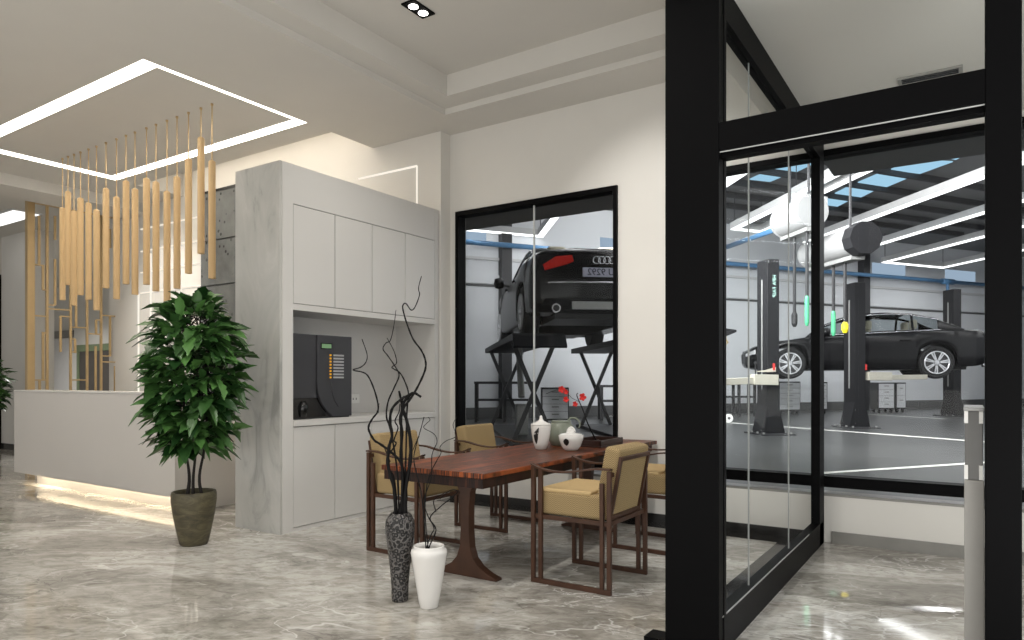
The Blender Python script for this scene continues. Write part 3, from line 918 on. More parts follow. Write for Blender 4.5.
def potted_plant(name, label, loc, foliage_h, rad, n_leaves, zlo, pot=True, llen=(0.14, 0.24)):
    t = thing(name, label, 'plant', loc)
    prof = [(0.090, 0.0), (0.098, 0.01), (0.118, 0.10), (0.142, 0.22), (0.155, 0.32), (0.155, 0.37), (0.150, 0.388), (0.138, 0.388), (0.134, 0.37), (0.13, 0.355)]
    MB().lathe(prof, 36, capt=False).build('pot', M['pot'], t, smooth=True)
    MB().lathe([(0.0005, 0.362), (0.133, 0.358)], 24, capb=False, capt=False).build('soil', M['soil'], t)
    stems = []
    for k, (dx, dy, lx, ly) in enumerate(((-0.055, -0.02, -0.06, 0.0), (0.05, 0.03, 0.05, 0.03), (-0.01, -0.045, 0.02, -0.05), (0.02, -0.02, 0.06, 0.02))):
        top = zlo + (foliage_h) * (0.75 + 0.06 * k)
        pts = [(dx, dy, 0.35), (dx * 0.7, dy * 0.7, 0.5), (dx + lx * 0.5, dy + ly * 0.5, 0.8), (dx + lx, dy + ly, top)]
        pts = catmull(pts, 5)
        stems.append(pts)
        MB().tube(pts, [0.013 - 0.008 * i / (len(pts) - 1) for i in range(len(pts))], 8).build('stem', M['stem'], t, smooth=True)
    fb = MB(); tw = MB()
    for i in range(n_leaves):
        u = R.random()
        z = zlo + foliage_h * u
        # radius envelope
        env = rad * lerp_tab([(0, 0.35), (0.1, 0.72), (0.2, 0.86), (0.4, 0.97), (0.65, 1.0), (0.8, 0.9), (0.92, 0.62), (1.0, 0.25)], u)
        th = R.uniform(0, 2 * math.pi)
        rr = env * math.sqrt(R.uniform(0.05, 1.0)) * 0.78
        base = Vector((rr * math.cos(th), rr * math.sin(th), z))
        up = R.uniform(-0.6, 0.9) + (0.8 if u > 0.88 else 0)
        dirv = Vector((math.cos(th + R.uniform(-1.0, 1.0)), math.sin(th + R.uniform(-1.0, 1.0)), up))
        ln = R.uniform(*llen)
        leaf(fb, base, dirv, ln, ln * R.uniform(0.30, 0.50), R.uniform(0.05, 0.5))
        if i % 4 == 0:
            st = R.choice(stems)
            q = min(st, key=lambda p: abs(p.z - (z - 0.08)))
            tw.tube([q, (q + base) / 2 + Vector((0, 0, 0.02)), base], 0.0035, 5)
    fb.build('foliage', M['leaf'], t, smooth=True, fix=False)
    tw.build('twig', M['stem'], t)
    return t
pp = at(194, 548, 5.10)
potted_plant('potted_plant', 'tall bushy green plant in olive stone pot before the reception desk', (pp.x, pp.y, 0), 1.06, 0.335, 860, 0.70)
p2 = at(-15, 440, 10.6)
potted_plant('potted_plant', 'green bush by the black door at the left edge', (p2.x, p2.y, 0), 0.72, 0.34, 420, 0.78, llen=(0.12, 0.2))

# ================================================================== VASES AND BRANCHES
bvp = at(400, 600, 3.80); bvp.z = 0
bv = tag(MB().lathe([(0.044, 0), (0.046, 0.012), (0.046, 0.07), (0.054, 0.17), (0.068, 0.29), (0.079, 0.37), (0.081, 0.405), (0.076, 0.44), (0.062, 0.465), (0.052, 0.475), (0.050, 0.478), (0.042, 0.476), (0.040, 0.455), (0.04, 0.30)], 40, capt=True).build('floor_vase', M['black_vase'], smooth=True), 'tall black floor vase with swirling relief left of the white vase', 'vase')
bv.location = bvp
wvp = at(429, 609, 3.69); wvp.z = 0
wv = tag(MB().lathe([(0.046, 0), (0.049, 0.004), (0.060, 0.06), (0.080, 0.18), (0.094, 0.27), (0.097, 0.290), (0.092, 0.306), (0.080, 0.314), (0.082, 0.322), (0.080, 0.326), (0.068, 0.324), (0.064, 0.305), (0.072, 0.28), (0.05, 0.10)], 40, capt=True).build('floor_vase', M['white_vase'], smooth=True), 'short white glazed floor vase beside the black vase', 'vase')
wv.location = wvp

def branch(label, pts, a0, r0, r1, spread, base, rootz, vase_grp, twigs=()):
    P = []
    n = len(pts)
    for i, (px, y) in enumerate(pts):
        u = i / (n - 1)
        P.append(at(px, y, a0 + spread * math.sin(u * 2.6)))
    # root inside the vase
    first = P[0]
    root = Vector((base.x + (first.x - base.x) * 0.4, base.y + (first.y - base.y) * 0.4, rootz))
    P = [root] + P
    Q = catmull(P, 5)
    m = len(Q)
    rad = [r0 + (r1 - r0) * (i / (m - 1)) for i in range(m)]
    rad = [r * (1 + 0.12 * math.sin(i * 1.7)) for i, r in enumerate(rad)]
    t = MB().tube(Q, rad, 7)
    for pts2 in twigs:
        k = [at(px, y, a0 + spread * 0.6) for px, y in pts2]
        k = catmull(k, 4)
        t.tube(k, [r1 * 1.6 + (r1 * 0.7 - r1 * 1.6) * i / (len(k) - 1) for i in range(len(k))], 6)
    o = t.build('dried_branch', M['bark'], smooth=True)
    return tag(o, label, 'branch', vase_grp)
GB = 'branches in the black floor vase'
D0 = 3.83
branch('thick black branch ending in a blunt hook, in the black vase', [(405, 513), (405.5, 488), (410, 462), (410.5, 441), (406.5, 420), (402.5, 406), (409, 396), (414, 393), (421, 397)], D0, 0.0135, 0.007, 0.02, bvp, 0.33, GB)
branch('thick black branch bowing left then joining the hooked one, in the black vase', [(396, 513), (394, 488), (388, 465), (389, 447), (392, 436), (390, 421), (392, 409), (400, 400), (410, 394)], D0, 0.012, 0.0065, -0.04, bvp, 0.33, GB)
branch('straight black branch up the middle of the black vase', [(400, 513), (404, 485), (401, 457), (402, 431), (400, 420), (402, 408), (401, 400), (399, 391)], D0, 0.0115, 0.006, 0.05, bvp, 0.33, GB, [[(401, 402), (404, 396)]])
branch('tallest thin wavy branch of the black vase, reaching the upper cabinet doors', [(403, 513), (402, 470), (401, 430), (403, 410), (413, 395), (421, 380), (425.5, 368), (425, 359), (421, 350), (413, 339), (407, 324), (403, 310), (403, 305), (406, 303.5), (411, 310), (415, 307), (419.5, 295), (418.5, 288), (421.5, 276)], D0, 0.008, 0.0022, 0.03, bvp, 0.33, GB)
branch('thin branch of the black vase bending left then up beside the tallest one', [(399, 513), (397, 470), (391, 432), (386.5, 417), (388, 402), (394, 388), (399, 376), (396, 368), (388, 356), (383, 349), (386, 343), (390.5, 340), (394, 325), (396, 310)], D0, 0.006, 0.0018, -0.06, bvp, 0.33, GB)
branch('short thin branch of the black vase crossing the leaning one in the niche', [(404, 513), (406, 450), (407, 410), (408.5, 394), (405, 382), (400, 373), (394, 369), (392, 367), (396.5, 363), (395, 354), (391.5, 346), (387, 338)], D0, 0.006, 0.0018, 0.09, bvp, 0.33, GB)
branch('long thin branch of the black vase looping far left in front of the niche', [(401, 513), (402, 468), (392, 453), (380, 444), (374, 440), (369, 431), (369, 425), (373, 418), (377.5, 412), (378, 404), (374, 389), (368, 376), (362, 372), (353, 370), (361, 367), (366, 362), (367, 354), (362, 339)], D0, 0.008, 0.002, -0.10, bvp, 0.33, GB, [[(377, 413), (379, 412)], [(377.5, 404), (380, 404)]])
branch('thin dark branch of the black vase with kinked forks between the thick ones', [(397, 513), (394, 478), (388, 470), (388, 457), (396, 444), (394, 440), (398, 428), (395, 421), (399, 412), (400, 404)], D0, 0.006, 0.003, 0.10, bvp, 0.33, GB, [[(390, 462), (383, 444)]])
GW = 'branches in the white floor vase'
D1 = 3.72
branch('upright thin branch of the white vase leaning against the tan chair back', [(426, 548), (424, 520), (421, 492), (414, 462), (416, 446), (420, 432), (424, 417)], D1, 0.004, 0.0022, 0.06, wvp, 0.22, GW, [[(419, 436), (412, 452)]])
branch('low forked branch of the white vase arching right under the table', [(429, 548), (436, 530), (430, 518), (440, 507), (450, 499), (457, 493), (456, 490), (449, 491), (440, 499)], D1, 0.004, 0.002, -0.05, wvp, 0.22, GW, [[(436, 512), (434, 500), (446, 492)]])
branch('wavy thin branch of the white vase rising to a curl above the table', [(427, 548), (431, 535), (434, 528), (428, 516), (424, 500), (431, 478), (432, 455), (437, 442), (434, 434), (424, 428), (426, 424), (430, 420), (428, 417)], D1, 0.0035, 0.0015, 0.10, wvp, 0.22, GW)
branch('fine branch of the white vase stretching right over the table end', [(428, 548), (425, 510), (428, 480), (436, 462), (441, 453), (440, 447), (446, 441), (456, 436), (453, 425), (457, 417)], D1, 0.0035, 0.0014, 0.14, wvp, 0.22, GW)

# ================================================================== TABLE
TZ = 0.69
tb = thing('dining_table', 'long rosewood trestle dining table before the workshop window', 'table', (-2.589, 3.07, 0))
MB().box(-0.379, 0.379, 0, 2.50, TZ - 0.03, TZ).build('tabletop', M['table'], tb, bevel=0.004)
ap = MB(); ap.box(-0.365, 0.365, 0.012, 2.42, TZ - 0.085, TZ - 0.03)
ap.build('apron', M['apron'], tb)
def trestle(y):
    r = []
    for x, z in ((0.235, 0.0), (0.235, 0.014), (0.17, 0.035), (0.105, 0.07), (0.062, 0.115), (0.040, 0.18), (0.032, 0.28), (0.032, 0.42), (0.042, 0.52), (0.08, 0.575), (0.14, 0.605)):
        r.append((x, z))
    poly = [(-x, y, z) for x, z in r][::-1] + [(x, y, z) for x, z in r]
    return MB().prism(poly[::-1], (0, 0.06, 0)).build('leg', M['wood'], tb, bevel=0.003)
trestle(0.33); trestle(1.95)

# ================================================================== CHAIRS
def make_chair(label, loc, rz):
    t = thing('dining_chair', label, 'chair', loc, rz, 'dining chairs around the rosewood table')
    q = 0.022
    for s in (-1, 1):
        y = s * 0.255
        f = MB()
        f.box(-0.26, 0.26, y - 0.011, y + 0.011, 0, 0.028)
        f.box(0.235, 0.26, y - 0.011, y + 0.011, 0.028, 0.69)
        f.box(-0.26, -0.235, y - 0.011, y + 0.011, 0.028, 0.69)
        f.build('side_frame', M['wood'], t, bevel=0.002)
        for x0 in (0.185, -0.215):
            MB().box(x0, x0 + 0.024, y - 0.011, y + 0.011, 0.028, 0.68 if x0 > 0 else 0.62).build('inner_post', M['wood'], t, bevel=0.002)
        pts = []
        for k in range(13):
            u = k / 12
            pts.append((0.26 - 0.52 * u, y, 0.695 - 0.035 * math.sin(math.pi * min(1, u * 1.25) ** 0.8)))
        ab = MB()
        rows = []
        for dz in (0, 0.010):
            rows.append([(p[0], p[1] - 0.016, p[2] + dz) for p in pts]); rows.append([(p[0], p[1] + 0.016, p[2] + dz) for p in pts])
        ab.grid([rows[0], rows[1], rows[3], rows[2], rows[0]])
        ab.build('armrest', M['wood'], t)
    r = MB()
    r.box(-0.245, 0.235, -0.255, -0.238, 0.38, 0.405); r.box(-0.245, 0.235, 0.238, 0.255, 0.38, 0.405)
    r.box(0.215, 0.235, -0.24, 0.24, 0.38, 0.405); r.box(-0.245, -0.225, -0.24, 0.24, 0.38, 0.405)
    r.build('seat_rail', M['wood'], t, bevel=0.002)
    MB().box(-0.257, -0.237, -0.25, 0.25, 0.655, 0.68).build('back_rail', M['wood'], t, bevel=0.002)
    st = MB().box(-0.20, 0.225, -0.232, 0.232, 0.405, 0.545).build('seat', M['fabric'], t, bevel=0.02, seg=3)
    MB().box(-0.12, 0.224, -0.231, 0.231, 0.535, 0.562).build('cushion', M['fabric_top'], st, bevel=0.013, seg=3)
    # tilted back
    tilt = Matrix.Translation((-0.175, 0, 0.44)) @ Matrix.Rotation(math.radians(-11), 4, 'Y')
    bk = MB().box(-0.05, 0.05, -0.212, 0.212, -0.03, 0.385, tilt).build('backrest', M['fabric'], t, bevel=0.022, seg=3)
    fr = MB()
    for s in (-1, 1): fr.box(-0.064, -0.045, s * 0.197 - 0.011, s * 0.197 + 0.011, -0.03, 0.345, tilt)
    fr.box(-0.064, -0.045, -0.19, 0.19, 0.322, 0.345, tilt)
    fr.box(-0.064, -0.045, -0.19, 0.19, -0.02, 0.003, tilt)
    fr.build('back_frame', M['wood'], t, bevel=0.002)
    return t
ch = make_chair('tan chair nearest the camera, its back turned, right of the table', (-1.93, 3.79, 0), math.pi)
dup(ch, (-1.93, 4.82, 0), math.pi, 'tan chair half hidden by the black entrance post, right of the table')
dup(ch, (-3.30, 3.80, 0), 0, 'tan chair behind the floor vases, left of the table end')
dup(ch, (-3.30, 4.80, 0), 0, 'tan chair before the window corner, left of the table far end')

# ================================================================== TABLEWARE
p = at(541, 448, 5.13)
jr = thing('lidded_jar', 'tall white lidded jar with black leaf motif on the table', 'jar', (p.x, p.y, TZ))
MB().lathe([(0.030, 0), (0.042, 0.004), (0.058, 0.05), (0.070, 0.12), (0.074, 0.165), (0.074, 0.178)], 32).build('body', M['white_vase'], jr, smooth=True)
MB().lathe([(0.076, 0.178), (0.076, 0.186), (0.05, 0.197), (0.022, 0.21), (0.012, 0.225), (0.011, 0.238), (0.008, 0.247), (0.001, 0.25)], 32).build('lid', M['white_vase'], jr, smooth=True)
# leaf motif : thin patch that follows the body
def patch(prof_r, ang0, pts, m, parent, name):
    """pts: (dang, z) polygon fan on a lathe body"""
    b = MB()
    vs = []
    for da, z in pts:
        r = prof_r(z) + 0.0012
        vs.append((r * math.cos(ang0 + da), r * math.sin(ang0 + da), z))
    n = len(vs)
    half = n // 2
    left = vs[:half]; right = vs[half:][::-1]
    mid = []
    for (l, rr, pl, pr) in zip(left, right, pts[:half], pts[half:][::-1]):
        z = (pl[1] + pr[1]) / 2; da = (pl[0] + pr[0]) / 2; r = prof_r(z) + 0.0016
        mid.append((r * math.cos(ang0 + da), r * math.sin(ang0 + da), z))
    b.grid([left, mid, right])
    return b.build(name, m, parent)
def lin(tab, z):
    for (z0, r0), (z1, r1) in zip(tab, tab[1:]):
        if z <= z1: return r0 + (r1 - r0) * (z - z0) / (z1 - z0)
    return tab[-1][1]
def rj(z): return lin([(0.004, 0.042), (0.05, 0.058), (0.12, 0.070), (0.165, 0.074), (0.178, 0.074)], z)
camang = math.atan2(-p.y, -p.x)
patch(rj, camang - 0.45, [(-0.25, 0.045), (-0.42, 0.075), (-0.45, 0.105), (-0.25, 0.132), (0.15, 0.16), (0.25, 0.165), (0.22, 0.135), (0.14, 0.110), (0.10, 0.08), (-0.1, 0.045)], M['ink'], jr, 'leaf_motif')

p = at(571, 448, 5.05)
bw = thing('lidded_bowl', 'low white lidded bowl with black round motif beside the jar', 'bowl', (p.x, p.y, TZ))
MB().lathe([(0.035, 0), (0.05, 0.004), (0.07, 0.03), (0.086, 0.075), (0.091, 0.110), (0.089, 0.112)], 32).build('body', M['white_vase'], bw, smooth=True)
MB().lathe([(0.088, 0.112), (0.075, 0.121), (0.040, 0.127), (0.028, 0.133), (0.03, 0.145), (0.022, 0.155), (0.001, 0.158)], 32).build('lid', M['white_vase'], bw, smooth=True)
k = MB(); k.tube(catmull([(-0.03, 0, 0.13), (-0.022, 0, 0.15), (0.0, 0, 0.165), (0.022, 0, 0.155), (0.03, 0, 0.135)], 4), 0.009, 8)
k.build('knob', M['white_vase'], bw, smooth=True)
def rbw(z): return lin([(0.004, 0.05), (0.03, 0.07), (0.075, 0.086), (0.11, 0.091)], z) + 0.0006
camang = math.atan2(-p.y, -p.x)
patch(rbw, camang - 0.42, [(-0.06, 0.040), (-0.24, 0.052), (-0.28, 0.068), (-0.2, 0.083), (-0.02, 0.092), (0.05, 0.092), (0.20, 0.083), (0.26, 0.068), (0.2, 0.052), (0.04, 0.040)], M['ink'], bw, 'round_motif')

p = at(561, 443, 5.42)
tp = thing('teapot', 'grey-green teapot with ring handle behind the white jar', 'teapot', (p.x, p.y, TZ))
MB().lathe([(0.05, 0), (0.075, 0.005), (0.098, 0.05), (0.105, 0.10), (0.098, 0.15), (0.08, 0.175), (0.076, 0.185), (0.082, 0.192), (0.07, 0.196)], 32).build('body', M['celadon'], tp, smooth=True)
hd = MB(); hp = []
for k in range(15):
    th = math.radians(-40 + 250 * k / 14)
    hp.append(RT * (0.095 + 0.052 * math.cos(th)) + Vector((0, 0, 0.165 + 0.052 * math.sin(th))))
hd.tube(hp, 0.007, 8); hd.build('handle', M['celadon'], tp, smooth=True)

p = at(597, 444, 5.45)
ty = thing('serving_tray', 'dark rosewood tray behind the white bowl', 'tray', (p.x, p.y, TZ), YAW * 0)
m_ = MB(); m_.box(-0.13, 0.13, -0.2, 0.2, 0, 0.012)
for a_ in ((-0.13, -0.115, -0.2, 0.2), (0.115, 0.13, -0.2, 0.2), (-0.13, 0.13, -0.2, -0.185), (-0.13, 0.13, 0.185, 0.2)): m_.box(a_[0], a_[1], a_[2], a_[3], 0.012, 0.055)
m_.build('rim', M['tray'], ty, bevel=0.003)

# red flowers
fl_ = thing('flower_stem', 'dark twig with red orchid blossoms rising from the tray', 'flower', (p.x, p.y, TZ + 0.0125))
def fp(px, y, a=5.42): return at(px, y, a) - Vector((p.x, p.y, TZ + 0.0125))
MB().lathe([(0.02, 0), (0.028, 0.015), (0.018, 0.03)], 14).build('holder', M['tray'], fl_, smooth=True)
MB().tube(catmull([(0, 0, 0.01), fp(588, 424), fp(583, 410), fp(577, 396), fp(578, 393)], 5), [0.006 - 0.003 * i / 20 for i in range(21)], 7).build('twig', M['bark'], fl_, smooth=True)
MB().tube(catmull([fp(580, 402), fp(572, 398), fp(567, 393), fp(560, 390), (fp(553, 391)), fp(546, 394)], 5), 0.0022, 6).build('stalk', M['stem'], fl_, smooth=True)
def blossom(c, s, parent):
    b_ = MB()
    for k in range(5):
        th = 2 * math.pi * k / 5 + R.uniform(-0.2, 0.2)
        d = RT * math.cos(th) + Vector((0, 0, 1)) * math.sin(th) - FW * 0.35
        sd = d.cross(FW).normalized()
        rows = []
        for u, w_ in ((0, 0.15), (0.4, 0.8), (0.75, 0.9), (1.0, 0.3)):
            cc = c + d * (s * u); rows.append([cc - sd * (s * w_ * 0.45), cc - FW * (0.15 * s), cc + sd * (s * w_ * 0.45)])
        b_.grid(rows)
    return b_.build('blossom', M['red'], parent, smooth=True, fix=False)
for (px, y, s_) in ((561.5, 389.5, 0.028), (566, 392, 0.02), (566, 399.5, 0.024), (582.5, 397, 0.03), (575, 404, 0.022)):
    blossom(fp(px, y, 5.40), s_, fl_)

# ================================================================== PEDESTAL at right jamb
pd = thing('gate_pedestal', 'slim grey metal pedestal with smoked upper panel beside the right black jamb', 'pedestal', (0.005, 3.18, 0))
MB().box(-0.028, 0.034, -0.1, 0.25, 0.0, 0.83).build('body', M['steel_light'], pd, bevel=0.003)
MB().box(-0.026, 0.030, -0.09, 0.24, 0.83, 1.085).build('upper_panel', M['smoke'], pd, bevel=0.002)
for x in (-0.028, 0.018):
    for z0, z1 in ((0.832, 0.885), (1.04, 1.085)):
        MB().box(x, x + 0.012, -0.096, -0.086, z0, z1).build('bracket', M['white_bracket'], pd)
MB().box(-0.030, 0.034, -0.1, 0.25, 1.085, 1.098).build('cap', M['steel'], pd, bevel=0.002)

# ================================================================== WORKSHOP BEHIND THE GLASS
e1 = (FW - 0.1176 * RT).normalized()
e2 = (FW + 2.336 * RT).normalized()
A1 = math.atan2(e1.y, e1.x)
A2 = math.atan2(e2.y, e2.x)
GC = 5.2
def wallpt(s, off=0.0, z=0.0):
    """point on the far workshop wall; off = distance in front of it"""
    a = 20 + s; bq = 10.56 + 2.336 * s
    n = Vector((e2.y, -e2.x, 0))            # towards the camera
    p = FW * a + RT * bq + n * off
    return Vector((p.x, p.y, z))
def wall_at(px, off=0.0):
    t = (px - 512) / F
    return (20 * t - 10.56) / (2.336 - t)     # s parameter
b = MB().box(-10.6, 4.2, 5.75, 33, 0.05, GZ)
o = b.build('floor_workshop', M['g_floor']); struct(o, 'dark grey resin floor of the workshop beyond the glass', 'floor')
b = MB().box(-10.6, 4.2, 5.75, 33, GC, GC + 0.15)
o = b.build('ceiling_workshop', M['g_ceil']); struct(o, 'dark grey roof deck of the workshop', 'ceiling')
b = MB().box(-10.6, -2.25, 5.76, 6.6, 2.97, GC - 0.01).box(-2.25, -1.0, 5.76, 5.95, 2.97, GC - 0.01).box(-1.0, 4.2, 5.76, 6.6, 2.97, GC - 0.01)
o = b.build('beam_workshop', mat('dark_grey_render', col(88, 88, 89), 0.8, noise=0.08, nscale=30)); struct(o, 'deep dark grey beam above the workshop windows', 'beam')
nrm = Vector((e2.y, -e2.x, 0))
pA, pB = wallpt(-5.95), wallpt(4.6)
b = MB().prism([pA + Vector((0, 0, GZ)), pB + Vector((0, 0, GZ)), pB + Vector((0, 0, GC)), pA + Vector((0, 0, GC))], -nrm * 0.2)
o = b.build('wall_workshop_far', M['g_wall']); struct(o, 'white clad far wall of the workshop', 'wall')
d_ = MB()
def wstrip(mb, z0, z1, th, s0=-5.9, s1=4.5):
    q0, q1 = wallpt(s0), wallpt(s1)
    mb.prism([q0 + Vector((0, 0, z0)), q1 + Vector((0, 0, z0)), q1 + Vector((0, 0, z1)), q0 + Vector((0, 0, z1))], nrm * th)
m_ = MB(); wstrip(m_, GZ, 0.60, 0.03); m_.build('plinth_band', M['g_dado'], o)
m_ = MB(); wstrip(m_, 3.24, 3.285, 0.03); m_.build('wall_rail', M['g_dado'], o)
m_ = MB(); wstrip(m_, 3.30, 3.50, 0.05); m_.build('wall_ledge', M['g_wall'], o)
m_ = MB(); wstrip(m_, 3.82, 3.88, 0.05); m_.build('wall_ledge', M['g_light_side'], o)
o = MB().box(-10.8, -10.6, 5.76, 11.0, 0, GC).build('wall_workshop_left', M['g_wall']); struct(o, 'white left wall of the workshop', 'wall')
o = MB().box(4.2, 4.4, 5.76, 33, 0, GC).build('wall_workshop_right', M['g_wall']); struct(o, 'white right wall of the workshop', 'wall')
for px, w_, lab in ((503.5, 0.24, 'dark steel wall column left of the raised black car'), (861, 0.25, 'dark steel wall column behind the right exhaust drum'), (1000, 0.3, 'dark steel wall column far right of the workshop')):
    c_ = wallpt(wall_at(px))
    mt = Matrix.Translation(c_) @ Matrix.Rotation(A2, 4, 'Z')
    k = MB().box(-w_ / 2, w_ / 2, -0.2, 0.0, GZ, GC, mt)
    o = k.build('column', M['g_beam']); struct(o, lab, 'column')
# glowing pale blue patches painting skylight reflections on the far wall
for (pa, pb, lab) in ((458, 486, 'pale blue skylight reflection at the left end of the workshop wall'), (600, 640, 'pale blue skylight reflection above the raised black car'), (872, 905, 'pale blue skylight reflection below the right ring light'), (945, 975, 'pale blue skylight reflection right of the workshop wall')):
    m_ = MB(); wstrip(m_, 4.22, 4.55, 0.012, wall_at(pa), wall_at(pb))
    o = m_.build('wall_reflection', M['g_bluereflect']); struct(o, lab, 'window')
# roof beams
for k, (px, y) in enumerate(((886, 171.5), (853, 184.5), (831, 195.5), (812, 205.5), (795, 214))):
    q = on_z(px, y, GC - 0.06)
    m_ = MB().bar(q - e2 * 9, q + e2 * 6, 0.06, 0.12)
    o = m_.build('roof_beam', M['g_beam'])
    struct(o, 'dark roof beam of the workshop, %s from the glass' % ['first', 'second', 'third', 'fourth', 'fifth'][k], 'beam')
# skylights
SK = [([(808, 204), (824, 197), (850, 200.3), (835, 208)], 'sky blue roof light nearest the white exhaust drum'),
      ([(834, 194), (850, 186), (877, 189.5), (860, 198)], 'sky blue roof light, second of the long row'),
      ([(857, 183), (883, 172), (912, 176.5), (886, 187.5)], 'sky blue roof light, middle of the long row'),
      ([(890, 170), (914, 159.7), (953, 162), (920, 174)], 'largest sky blue roof light of the long row'),
      ([(937.7, 156.8), (948, 153), (965, 155), (956, 160)], 'small sky blue roof light at the near end of the row'),
      ([(749, 179.7), (768.6, 171), (791, 173.4), (770, 182)], 'sky blue roof light seen through the partition glass'),
      ([(772, 168.7), (800, 158), (822, 160), (797, 172)], 'upper sky blue roof light seen through the partition glass')]
for quad, lab in SK:
    vs = [on_z(px, y, GC - 0.02) for px, y in quad]
    o = MB().prism(vs, (0, 0, 0.015)).build('skylight', M['g_sky'])
    tag(o, lab, 'skylight', 'roof lights of the workshop', 'structure')

# ---- ring lights
def ring(px, y, width, length, label, z=4.4, right=False, power=60):
    c0 = on_z(px, y, z) - (e2 * width if right else e2 * 0)
    t = thing('ring_light', label, 'ceiling light', c0, 0, 'rectangular ring lights of the workshop')
    A = Vector((0, 0, 0)); B_ = e2 * width; Cc = B_ - e1 * length; D_ = -e1 * length
    wd, hh = 0.16, 0.15
    cor = [A, B_, Cc, D_]
    def inset(d):
        u = e2 * d; v = -e1 * d
        return [A + u + v, B_ - u + v, Cc - u - v, D_ + u - v]
    i_ = inset(wd)
    def frame(lo, hi, z0, z1):
        m_ = MB()
        vs = [p + Vector((0, 0, z0)) for p in lo] + [p + Vector((0, 0, z0)) for p in hi] + [p + Vector((0, 0, z1)) for p in lo] + [p + Vector((0, 0, z1)) for p in hi]
        fs = []
        for k in range(4):
            k2 = (k + 1) % 4
            fs += [(k, k2, 4 + k2, 4 + k), (8 + k, 12 + k, 12 + k2, 8 + k2), (k, 8 + k, 8 + k2, k2), (4 + k, 4 + k2, 12 + k2, 12 + k)]
        return m_.add(vs, fs)
    frame(cor, i_, 0.02, hh).build('housing', M['g_light_side'], t)
    frame(inset(0.012), inset(wd - 0.012), 0.0, 0.02).build('diffuser', M['g_light'], t)
    for p in inset(wd / 2)[:2]:
        MB().tube([p + Vector((0, 0, hh)), p + Vector((0, 0, GC - z))], 0.008, 6).build('hanger', M['g_beam'], t)
    for u in (0.5,):
        for q in (inset(wd / 2)[0], inset(wd / 2)[1]):
            l = bpy.data.lights.new('ring_lamp', 'AREA'); l.energy = power * 1.2; l.shape = 'RECTANGLE'; l.size = 0.13; l.size_y = length * 0.9
            lo_ = bpy.data.objects.new('ring_lamp', l); C.objects.link(lo_); lo_.location = c0 + q - e1 * (length * u) + Vector((0, 0, -0.003)); lo_.rotation_euler = (0, 0, A1 - math.pi / 2)
ring(730, 230, 0.9, 2.5, 'white rectangular ring light seen through the partition glass', power=7)
ring(881, 263, 2.5, 10, 'white rectangular ring light above the lifted black sedan', power=100)
ring(802, 243, 2.1, 9.0, 'long white ring light right of the exhaust drum', power=40)
ring(465, 231, 1.86, 4.6, 'white rectangular ring light behind the dining window', power=14)
ring(714, 196, 0.9, 4.0, 'white ring light high at the left edge of the partition glass', 4.55, True, 9)
ring(813, 199.5, 0.55, 4.0, 'white ring light high beside the roof lights', 4.6, True, 9)

# ---- blue pipes
q0, q1 = wallpt(-5.8, 0.3, 4.12), wallpt(3.6, 0.3, 4.12)
bp_ = thing('compressed_air_pipe', 'long blue pipe along the far workshop wall', 'pipe', q0)
MB().tube([(0, 0, 0), q1 - q0], 0.055, 10).build('pipe_run', M['g_pipe'], bp_, smooth=True)
s_ = wall_at(938); q = wallpt(s_, 0.3, 4.12) - q0
MB().tube([q, q + Vector((0, 0, -0.30)), q + e2 * 0.1 + Vector((0, 0, -0.42))], 0.045, 8).build('drop_pipe', M['g_pipe'], bp_, smooth=True)
MB().tube([q - e2 * 0.25, q + e2 * 0.25], 0.085, 10).build('coupling', M['g_pipe'], bp_, smooth=True)
dp0, dp1 = at(727, 247, 15.0), at(782, 227, 12.5)
dpt = thing('compressed_air_pipe', 'short blue pipe slanting up to the white exhaust drum', 'pipe', dp0)
MB().tube([(0, 0, 0), dp1 - dp0], 0.05, 10).build('pipe_run', M['g_pipe'], dpt, smooth=True)
MB().tube([(dp1 - dp0) * 0.90, (dp1 - dp0) * 0.96], 0.062, 10).build('red_collar', M['red_plastic'], dpt, smooth=True)

# ---- exhaust hose drums
def drum(p_near, p_far, r, label, capm):
    c = (p_near + p_far) / 2
    t = thing('exhaust_drum', label, 'hose drum', c)
    d = (p_far - p_near); L = d.length; d.normalize()
    m_ = MB(); m_.tube([-d * L / 2, d * L / 2], r, 32); m_.build('drum', M['g_drum'], t, smooth=False)
    if capm:
        m_ = MB(); m_.tube([-d * (L / 2 + 0.22), -d * L / 2], [r * 1.08, r * 1.12], 10); m_.build('end_housing', M['g_post'], t)
    m_ = MB(); m_.tube([d * L / 2, d * (L / 2 + 0.03)], r * 1.05, 32); m_.build('flange', M['g_drum'], t)
    m_ = MB(); m_.bar(-d * L / 2 + Vector((0, 0, -r - 0.03)), d * L / 2 + Vector((0, 0, -r - 0.03)), 0.2, 0.06); m_.build('channel', M['steel'], t)
    for s_ in (-0.35, 0.35):
        q = d * (L * s_) + Vector((0, 0, r * 0.9)); m_ = MB().tube([q, Vector((q.x, q.y, GC - c.z))], 0.02, 6); m_.build('hanger', M['g_beam'], t)
    return t
drum(at(813, 210, 10.4), at(786, 222, 11.2), 0.25, 'white exhaust hose drum seen through the partition glass', False)
drum(at(858, 240, 10.1), at(812, 255, 11.5), 0.22, 'white exhaust hose drum with dark end housing', True)
